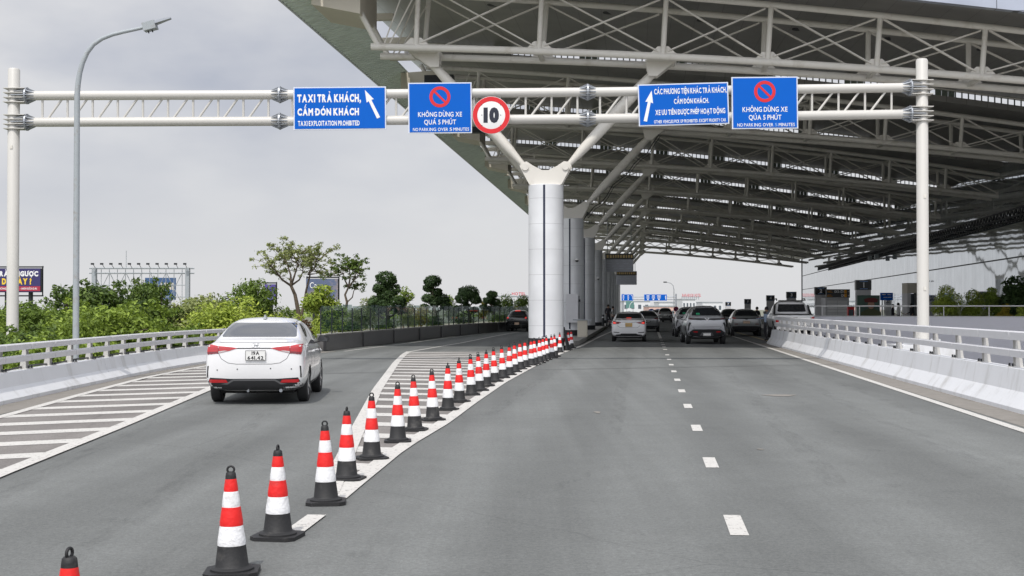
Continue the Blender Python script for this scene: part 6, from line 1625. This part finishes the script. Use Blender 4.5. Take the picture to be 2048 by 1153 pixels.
text("Ca", W * .22, H * .28, "lettering", M['sgn_white'], t, (-W * .27, -.01, zb + H * .55), .01)
# empty steel billboard frame
Y = 120; a, b = U(185, 536, Y), U(379, 640, Y); W = b.x - a.x; zt = a.z + 3.5
t = thing("steel_billboard", "empty steel billboard framework on two posts above the trees, with lamps along the top", "billboard", ((a.x + b.x) / 2, Y, -3.5))
for s in (-1, 1):
    mb = MB(); mb.box((s * (W / 2 - .18), 0, zt / 2), (.36, .5, zt)); mb.build("post", M['steel_grey'], t)
mb = MB()
for z in (zt - .05, zt - .5): mb.cyl((-W / 2 - .3, 0, z), (W / 2 + .3, 0, z), .06, n=6); mb.cyl((-W / 2 - .3, .5, z), (W / 2 + .3, .5, z), .06, n=6)
mb.build("top_beam", M['steel_grey'], t)
mb = MB(); n = 12
for k in range(1, n): mb.cyl((-W / 2 + W * k / n, .2, zt - 4.5), (-W / 2 + W * k / n, .2, zt), .035, n=6)
for k in range(1, 4): mb.cyl((-W / 2, .2, zt - .5 - k * 1.1), (W / 2, .2, zt - .5 - k * 1.1), .035, n=6)
for k in (0, 2, 4, 7, 9): mb.cyl((-W / 2 + W * k / n, .25, zt - .4), (-W / 2 + W * (k + 2) / n, .25, zt - 3.4), .035, n=6); mb.cyl((-W / 2 + W * (k + 2) / n, .3, zt - .4), (-W / 2 + W * k / n, .3, zt - 3.4), .03, n=6)
mb.build("lattice_web", M['steel_grey'], t)
for k in range(11):
    x = -W / 2 + W * (k + .3) / 10.6; mb = MB(); mb.cyl((x, 0, zt), (x, -.7, zt + .32), .025, n=5); mb.box((x, -.8, zt + .33), (.26, .2, .16)); mb.build("lamp", M['dark_steel'], t)
mb = MB(); mb.cyl((-W * .16, .2, zt), (-W * .16, .2, zt + 1.6), .03, n=5); mb.build("lightning_rod", M['steel_grey'], t)
Y = 150; a, b = U(290, 556, Y), U(351, 600, Y); W, H = b.x - a.x, a.z - b.z
t = thing("lettered_sign", "slate blue sign with pale letters UNI seen through the billboard frame", "sign", ((a.x + b.x) / 2, Y, -3.5)); zb = b.z + 3.5
mb = MB(); mb.box((0, .1, zb + H / 2), (W, .2, H)); mb.build("panel", M['bill_blue'], t)
mb = MB(); [mb.cyl((x, .3, 0), (x, .3, zb + H * .9), .15, n=8) for x in (-W * .3, W * .3)]; mb.build("post", M['steel_grey'], t)
text("UNI", W * .42, H * .32, "lettering", M['bill_yel'] if False else M['soffit'], t, (W * .22, -.004, zb + H * .45), .04)

# overhead sign gantry down the road
Y = 262
xl, xr = U(1246, 600, Y).x, U(1352, 600, Y).x
t = thing("sign_gantry", "distant pale steel gantry carrying two blue overhead signs beyond the canopy", "sign gantry", (xl, Y, -.1)); Mi = Matrix.Translation((-xl, -Y, .1))
z1, z2 = U(1300, 594, Y).z, U(1300, 599, Y).z
mb = MB(); mb.cyl((xl, Y, z1), (xr, Y, z1), .10, n=8); mb.build("upper_tube", M['galv'], t, M=Mi)
mb = MB(); mb.cyl((xl, Y, z2), (xr, Y, z2), .10, n=8); mb.build("lower_tube", M['galv'], t, M=Mi)
for x in (xl, xr): mb = MB(); mb.cyl((x, Y, -.1), (x, Y, z1 + .6), .16, n=10); mb.build("post", M['galv'], t, M=Mi)
for px0, px1, lab in ((1243, 1266.5, "blue overhead sign with a bent white arrow, left one down the road"), (1288, 1334, "wide blue overhead sign with rows of white lettering, right one down the road")):
    a, b = U(px0, 589, Y - .4), U(px1, 602, Y - .4); W, H = b.x - a.x, a.z - b.z
    t = thing("overhead_sign", lab, "road sign", ((a.x + b.x) / 2, Y - .4, b.z), 0, "blue overhead signs down the road")
    mb = MB(); mb.box((0, .1, H / 2), (W, .12, H)); mb.build("panel", M['sgn_edge'], t); mb = MB(); mb.box((0, .04, H / 2), (W * .98, .03, H * .94)); mb.build("face", M['sgn_blue'], t)
    mb = MB(); random.seed(4)
    for c in np.arange(-.42, .30, .24 if W > 3 else .4):
        for z in (.78, .6, .42): mb.box(((c + .09) * W, .02, z * H), (W * .17 * random.uniform(.7, 1), .02, H * .085))
        mb.box(((c + .09) * W, .02, H * .2), (W * .06, .02, H * .2))
    mb.build("lettering", M['sgn_white'], t)
    mb = MB(); mb.box((W * .44, .02, H * .5), (W * .03, .02, H * .6)); 
    if W < 3: mb.box((W * .38, .02, H * .78), (W * .14, .02, H * .08))
    mb.build("arrow", M['sgn_white'], t)
a = U(1348, 640, 235)
street_lamp((a.x, 235, 0), U(1335, 565, 235).z, U(1331, 565, 235).x - a.x, 1.9, .10, "small distant grey street lamp with its arm pointing left, beyond the canopy", flip=1) if False else None
H_ = U(1335, 565, 235).z
t = thing("street_lamp", "small distant grey street lamp with its arm pointing left, beyond the canopy", "street lamp", (a.x, 235, 0))
mb = MB(); mb.tube([(0, 0, 0), (0, 0, H_ - 1.3), (-.15, 0, H_ - .6), (-.6, 0, H_ - .15), (-1.35, 0, H_)], [.09, .07, .06, .055, .05], 8); mb.build("pole", M['steel_grey'], t, 60)
mb = MB(); mb.box((-1.6, 0, H_ + .02), (.6, .25, .2)); mb.build("lamp_head", M['dark_steel'], t, bevel=.04)
a = U(1352, 618.5, 168)
t = thing("no_entry_sign", "small round red-rimmed traffic sign on a pole beside the far silver crossover", "road sign", (a.x, 168, 0))
mb = MB(); mb.cyl((0, 0, 0), (0, 0, a.z), .04, n=8); mb.build("pole", M['galv'], t)
mb = MB(); mb.lathe([(.32, -.02), (.32, .02)], 28, Matrix.Translation((0, -.06, a.z)) @ Matrix.Rotation(R(90), 4, 'X')); mb.build("disc", M['bill_purple'], t)
mb, nm, mt = ring(t, 0, a.z, .22, .33, 'sgn_red', "rim", 28, -.085); mb.build(nm, M[mt], t)
mb = MB(); mb.hexa([(-.2, -.084, a.z + .16), (-.16, -.084, a.z + .2), (.2, -.084, a.z - .16), (.16, -.084, a.z - .2)], [(-.2, -.092, a.z + .16), (-.16, -.092, a.z + .2), (.2, -.092, a.z - .16), (.16, -.092, a.z - .2)]); mb.build("slash_bar", M['sgn_red'], t)
Y = 180
t = thing("direction_arrow_sign", "two blue rounded arrow signs low down beside the far grey utility car", "road sign", (U(1308, 640, Y).x, Y, 0))
for px in (1303, 1316):
    x = U(px, 600, Y).x - t.location.x; z = U(px, 623, Y).z; mb = MB(); mb.prism([(x + .48 * math.cos(q), z + .34 * math.sin(q)) for q in np.linspace(0, 6.1, 18)], lambda u, v, q: Vector((u, q, v)), -.03, .03); mb.build("disc", M['sgn_blue'], t)
    mb = MB(); mb.box((x, -.036, z), (.4, .012, .06)); mb.build("mark", M['sgn_white'], t); mb = MB(); mb.cyl((x, .05, 0), (x, .05, z), .04, n=8); mb.build("pole", M['galv'], t)
def block(px0, px1, py0, Y, dep, mat, name, label, rows=0, cols=0, cat="building", zb=-3.5):
    a, b = U(px0, py0, Y), U(px1, py0, Y); W, H = b.x - a.x, a.z - zb
    t = thing(name, label, cat, ((a.x + b.x) / 2, Y, zb))
    mb = MB(); mb.box((0, dep / 2, H / 2), (W, dep, H)); mb.build("wall", M[mat], t)
    mb = MB(); mb.box((0, dep / 2, H + .15), (W * 1.02, dep * 1.02, .3)); mb.build("roof", M['steel_grey'], t)
    for r_ in range(rows):
        for c in range(cols):
            mb = MB(); mb.box((-W / 2 + W * (c + .5) / cols, -.02, H - 1.6 - r_ * 3.0), (W / cols * .45, .1, 1.3)); mb.build("window", M['win'], t)
    return t, W, H
t, W, H = block(1365, 1391, 600, 380, 18, 'pale_bldg', "hotel_building", "pale distant hotel with red roof-top letters above the parked crossovers", 3, 4)
mb = MB(); zs = H
for k in range(9): mb.cyl((-W * .5 + W * .16 * k, 1, zs), (-W * .5 + W * .16 * k, 1, zs + 1.1), .08, n=5)
mb.cyl((-W * .55, 1, zs + .8), (W * .85, 1, zs + .8), .1, n=5); mb.build("letter_frame", M['steel_grey'], t)
text("BARABOOK HOTEL", W * 1.45, .85, "letters", M['hotel_red'], t, (W * .22, .5, zs + .9), .02)
t, W, H = block(1298, 1352, 614, 330, 14, 'pink_bldg', "salmon_building", "low salmon-coloured building behind the blue arrow signs", 1, 5)
t, W, H = block(1245, 1300, 604, 420, 14, 'pale_bldg', "pale_building", "pale low building at the left end of the gap beyond the canopy", 1, 4)
t, W, H = block(1405, 1445, 606, 420, 14, 'pale_bldg', "pale_building", "pale low building right of the distant hotel", 2, 4)
t, W, H = block(1318, 1372, 606, 400, 14, 'pale_bldg', "white_building", "white building between the salmon building and the hotel", 2, 3)
t, W, H = block(990, 1056, 594, 420, 14, 'pale_bldg', "hotel_building", "pale distant hotel with red roof letters showing left of the first column", 2, 5)
text("HOTEL", W * .42, .95, "letters", M['hotel_red'], t, (W * .22, .5, H + .5), .03)
Y = 300; a, b = U(1252, 602.5, Y), U(1268, 617, Y); W, H = b.x - a.x, a.z - b.z
t = thing("map_board", "green board with a white curved line below the left blue overhead sign", "sign", ((a.x + b.x) / 2, Y, 0))
mb = MB(); mb.box((0, .1, b.z + H / 2), (W, .1, H)); mb.build("panel", pm("board_green", (.10, .22, .20), .6), t)
mb = MB(); mb.tube([(-W * .1, .03, b.z + .05), (0, .03, b.z + H * .5), (W * .2, .03, b.z + H * .8), (W * .45, .03, b.z + H * .9)], .05, 6); mb.build("curved_line", M['sgn_white'], t)
mb = MB(); [mb.cyl((x, .2, 0), (x, .2, b.z), .06, n=6) for x in (-W * .4, W * .4)]; mb.build("post", M['galv'], t)
# distant green belt
mb = MB(); mb.bm.free()
cl_ = [(x, 190 + random.uniform(-25, 40), -2 + random.uniform(0, 1.5), random.uniform(2.2, 4.0)) for x in np.linspace(-120, -6, 60)]
o = leaves("distant_trees", cl_, 16000, .7, M['leaf_mid'], None, .8); tag(o, "soft green mass of far-off trees beyond the left carriageway", None, None, 'stuff')

# ================================================================== people
def person(loc, rz, label, shirt, trousers, H=1.7, arm=.0, hat=None, step=.1, item=None):
    t = thing("person", label, "person", loc, rz); s = H / 1.7
    J = dict(pel=(0, 0, .92), spi=(0, .01, 1.12), che=(0, .015, 1.32), nek=(0, 0, 1.46), hd=(0, -.01, 1.58), top=(0, 0, 1.66),
             sl=(-.17, 0, 1.39), el=(-.23, .02, 1.12), wl=(-.22, -.10 - arm, .92 + arm), sr=(.17, 0, 1.39), er=(.23, .03, 1.12), wr=(.22, -.06, .90),
             hl=(-.09, 0, .88), kl=(-.10, -.03 - step * .3, .49), al=(-.10, step, .08), tl=(-.11, step - .14, .03), hr=(.09, 0, .88), kr=(.10, -.04, .49), ar=(.10, -step * .6, .08), tr=(.11, -step * .6 - .14, .03))
    rad = dict(pel=(.145, .11), spi=(.13, .10), che=(.155, .11), nek=(.055, .055), hd=(.085, .10), top=(.06, .07), sl=(.065, .065), el=(.045, .045), wl=(.032, .032), sr=(.065, .065), er=(.045, .045), wr=(.032, .032), hl=(.095, .095), kl=(.065, .065), al=(.045, .045), tl=(.04, .03), hr=(.095, .095), kr=(.065, .065), ar=(.045, .045), tr=(.04, .03))
    E = "pel-spi spi-che che-nek nek-hd hd-top che-sl sl-el el-wl che-sr sr-er er-wr pel-hl hl-kl kl-al al-tl pel-hr hr-kr kr-ar ar-tr".split()
    for sd_, w_, e_ in (('l', 'wl', 'el'), ('r', 'wr', 'er')):
        wv, ev = Vector(J[w_]), Vector(J[e_]); d = (wv - ev).normalized(); px_ = Vector((1, 0, 0)) if sd_ == 'l' else Vector((-1, 0, 0))
        J['p' + sd_] = tuple(wv + d * .07); rad['p' + sd_] = (.034, .02); E.append(w_ + '-p' + sd_)
        for k in range(4):
            f = wv + d * (.15 + (.01, .02, .012, -.008)[k]) + Vector((0, (k - 1.5) * .017, 0)); J['f%s%d' % (sd_, k)] = tuple(f); rad['f%s%d' % (sd_, k)] = (.008, .008); E.append('p%s-f%s%d' % (sd_, sd_, k))
        J['t' + sd_ + 'h'] = tuple(wv + d * .08 + Vector((0, -.05, 0))); rad['t' + sd_ + 'h'] = (.009, .009); E.append(w_ + '-t' + sd_ + 'h')
    ks = list(J); me = bpy.data.meshes.new("body"); me.from_pydata([Vector(J[k]) * s for k in ks], [[ks.index(x) for x in e_.split('-')] for e_ in E], [])
    o = bpy.data.objects.new("body", me); COL.objects.link(o)
    sk = o.modifiers.new("k", 'SKIN'); o.modifiers.new("s", 'SUBSURF').levels = 1
    for i, k in enumerate(ks): me.skin_vertices[0].data[i].radius = tuple(r_ * s for r_ in rad[k]); me.skin_vertices[0].data[i].use_root = (k == 'pel')
    dg = bpy.context.evaluated_depsgraph_get(); dg.update(); nm = bpy.data.meshes.new_from_object(o.evaluated_get(dg)); o.modifiers.clear(); o.data = nm
    nm.materials.clear()
    for m in (M['skin'], M[shirt], M[trousers], M['black']): nm.materials.append(m)
    for p in nm.polygons:
        z = p.center.z / s; x = abs(p.center.x) / s
        p.material_index = 3 if z < .09 else 0 if z > 1.45 else 0 if (x > .17 and z < 1.02) else 2 if z < .93 else 1
    nm.shade_smooth(); o.parent = t
    mb = MB(); mb.lathe([(.001, 1.72), (.06, 1.71), (.095, 1.66), (.102, 1.60), (.09, 1.555)], 16, Matrix.Translation((0, .012, 0)) @ Matrix.Scale(s, 4)); 
    mb.build("hair" if not hat else "cap", M['hair'] if not hat else M[hat], t, 60)
    mb = MB()
    for x in (-.033, .033): mb.lathe([(.001, -.01), (.012, 0), (.001, .01)], 8, Matrix.Translation((x * s, -.10 * s, 1.60 * s)), close=False)
    mb.hexa([(-.012 * s, -.10 * s, 1.555 * s), (.012 * s, -.10 * s, 1.555 * s), (.005 * s, -.095 * s, 1.60 * s), (-.005 * s, -.095 * s, 1.60 * s)], [(-.008 * s, -.122 * s, 1.56 * s), (.008 * s, -.122 * s, 1.56 * s), (.003 * s, -.105 * s, 1.60 * s), (-.003 * s, -.105 * s, 1.60 * s)])
    mb.build("face_features", M['hair'] if True else 0, t)
    return t
p = cl(1.15, 47, .0); x = U(1219, 640, 98).x
person((x - .1, 98, .2), R(10), "person in dark clothes standing among the columns left of the white taxi sedan", 'cloth_dark', 'cloth_dark', 1.72, .1)
person((U(1228.5, 640, 101).x - .1, 101, .2), R(60), "person in a white shirt just left of the white taxi sedan's roof", 'cloth_white', 'cloth_dark', 1.6)
person((U(1533, 640, 66).x, 66, 0.0), R(-70), "person in pale blue shirt and cap between the dark crossover and the barrier end", 'cloth_blue', 'cloth_dark', 1.72, .2, 'cloth_dark')
person((U(1514, 640, 88).x, 88, 0.0), R(200), "person in dark clothes whose head shows above the dark grey crossover", 'cloth_dark', 'cloth_dark', 1.74)
person((U(1797, 640, 86).x, 86, .3), R(90), "person in a grey-white shirt walking near the terminal front beside the gantry post", 'cloth_white', 'cloth_dark', 1.70, .1)
person((U(1786, 640, 89).x, 89, .3), R(60), "person in dark clothes left of the white-shirted walker near the terminal", 'cloth_dark', 'cloth_dark', 1.62, .1)
person((U(1823, 640, 87).x, 87, .3), R(-80), "person in dark clothes by the beige portal near the terminal", 'cloth_dark', 'cloth_dark', 1.66, .1)
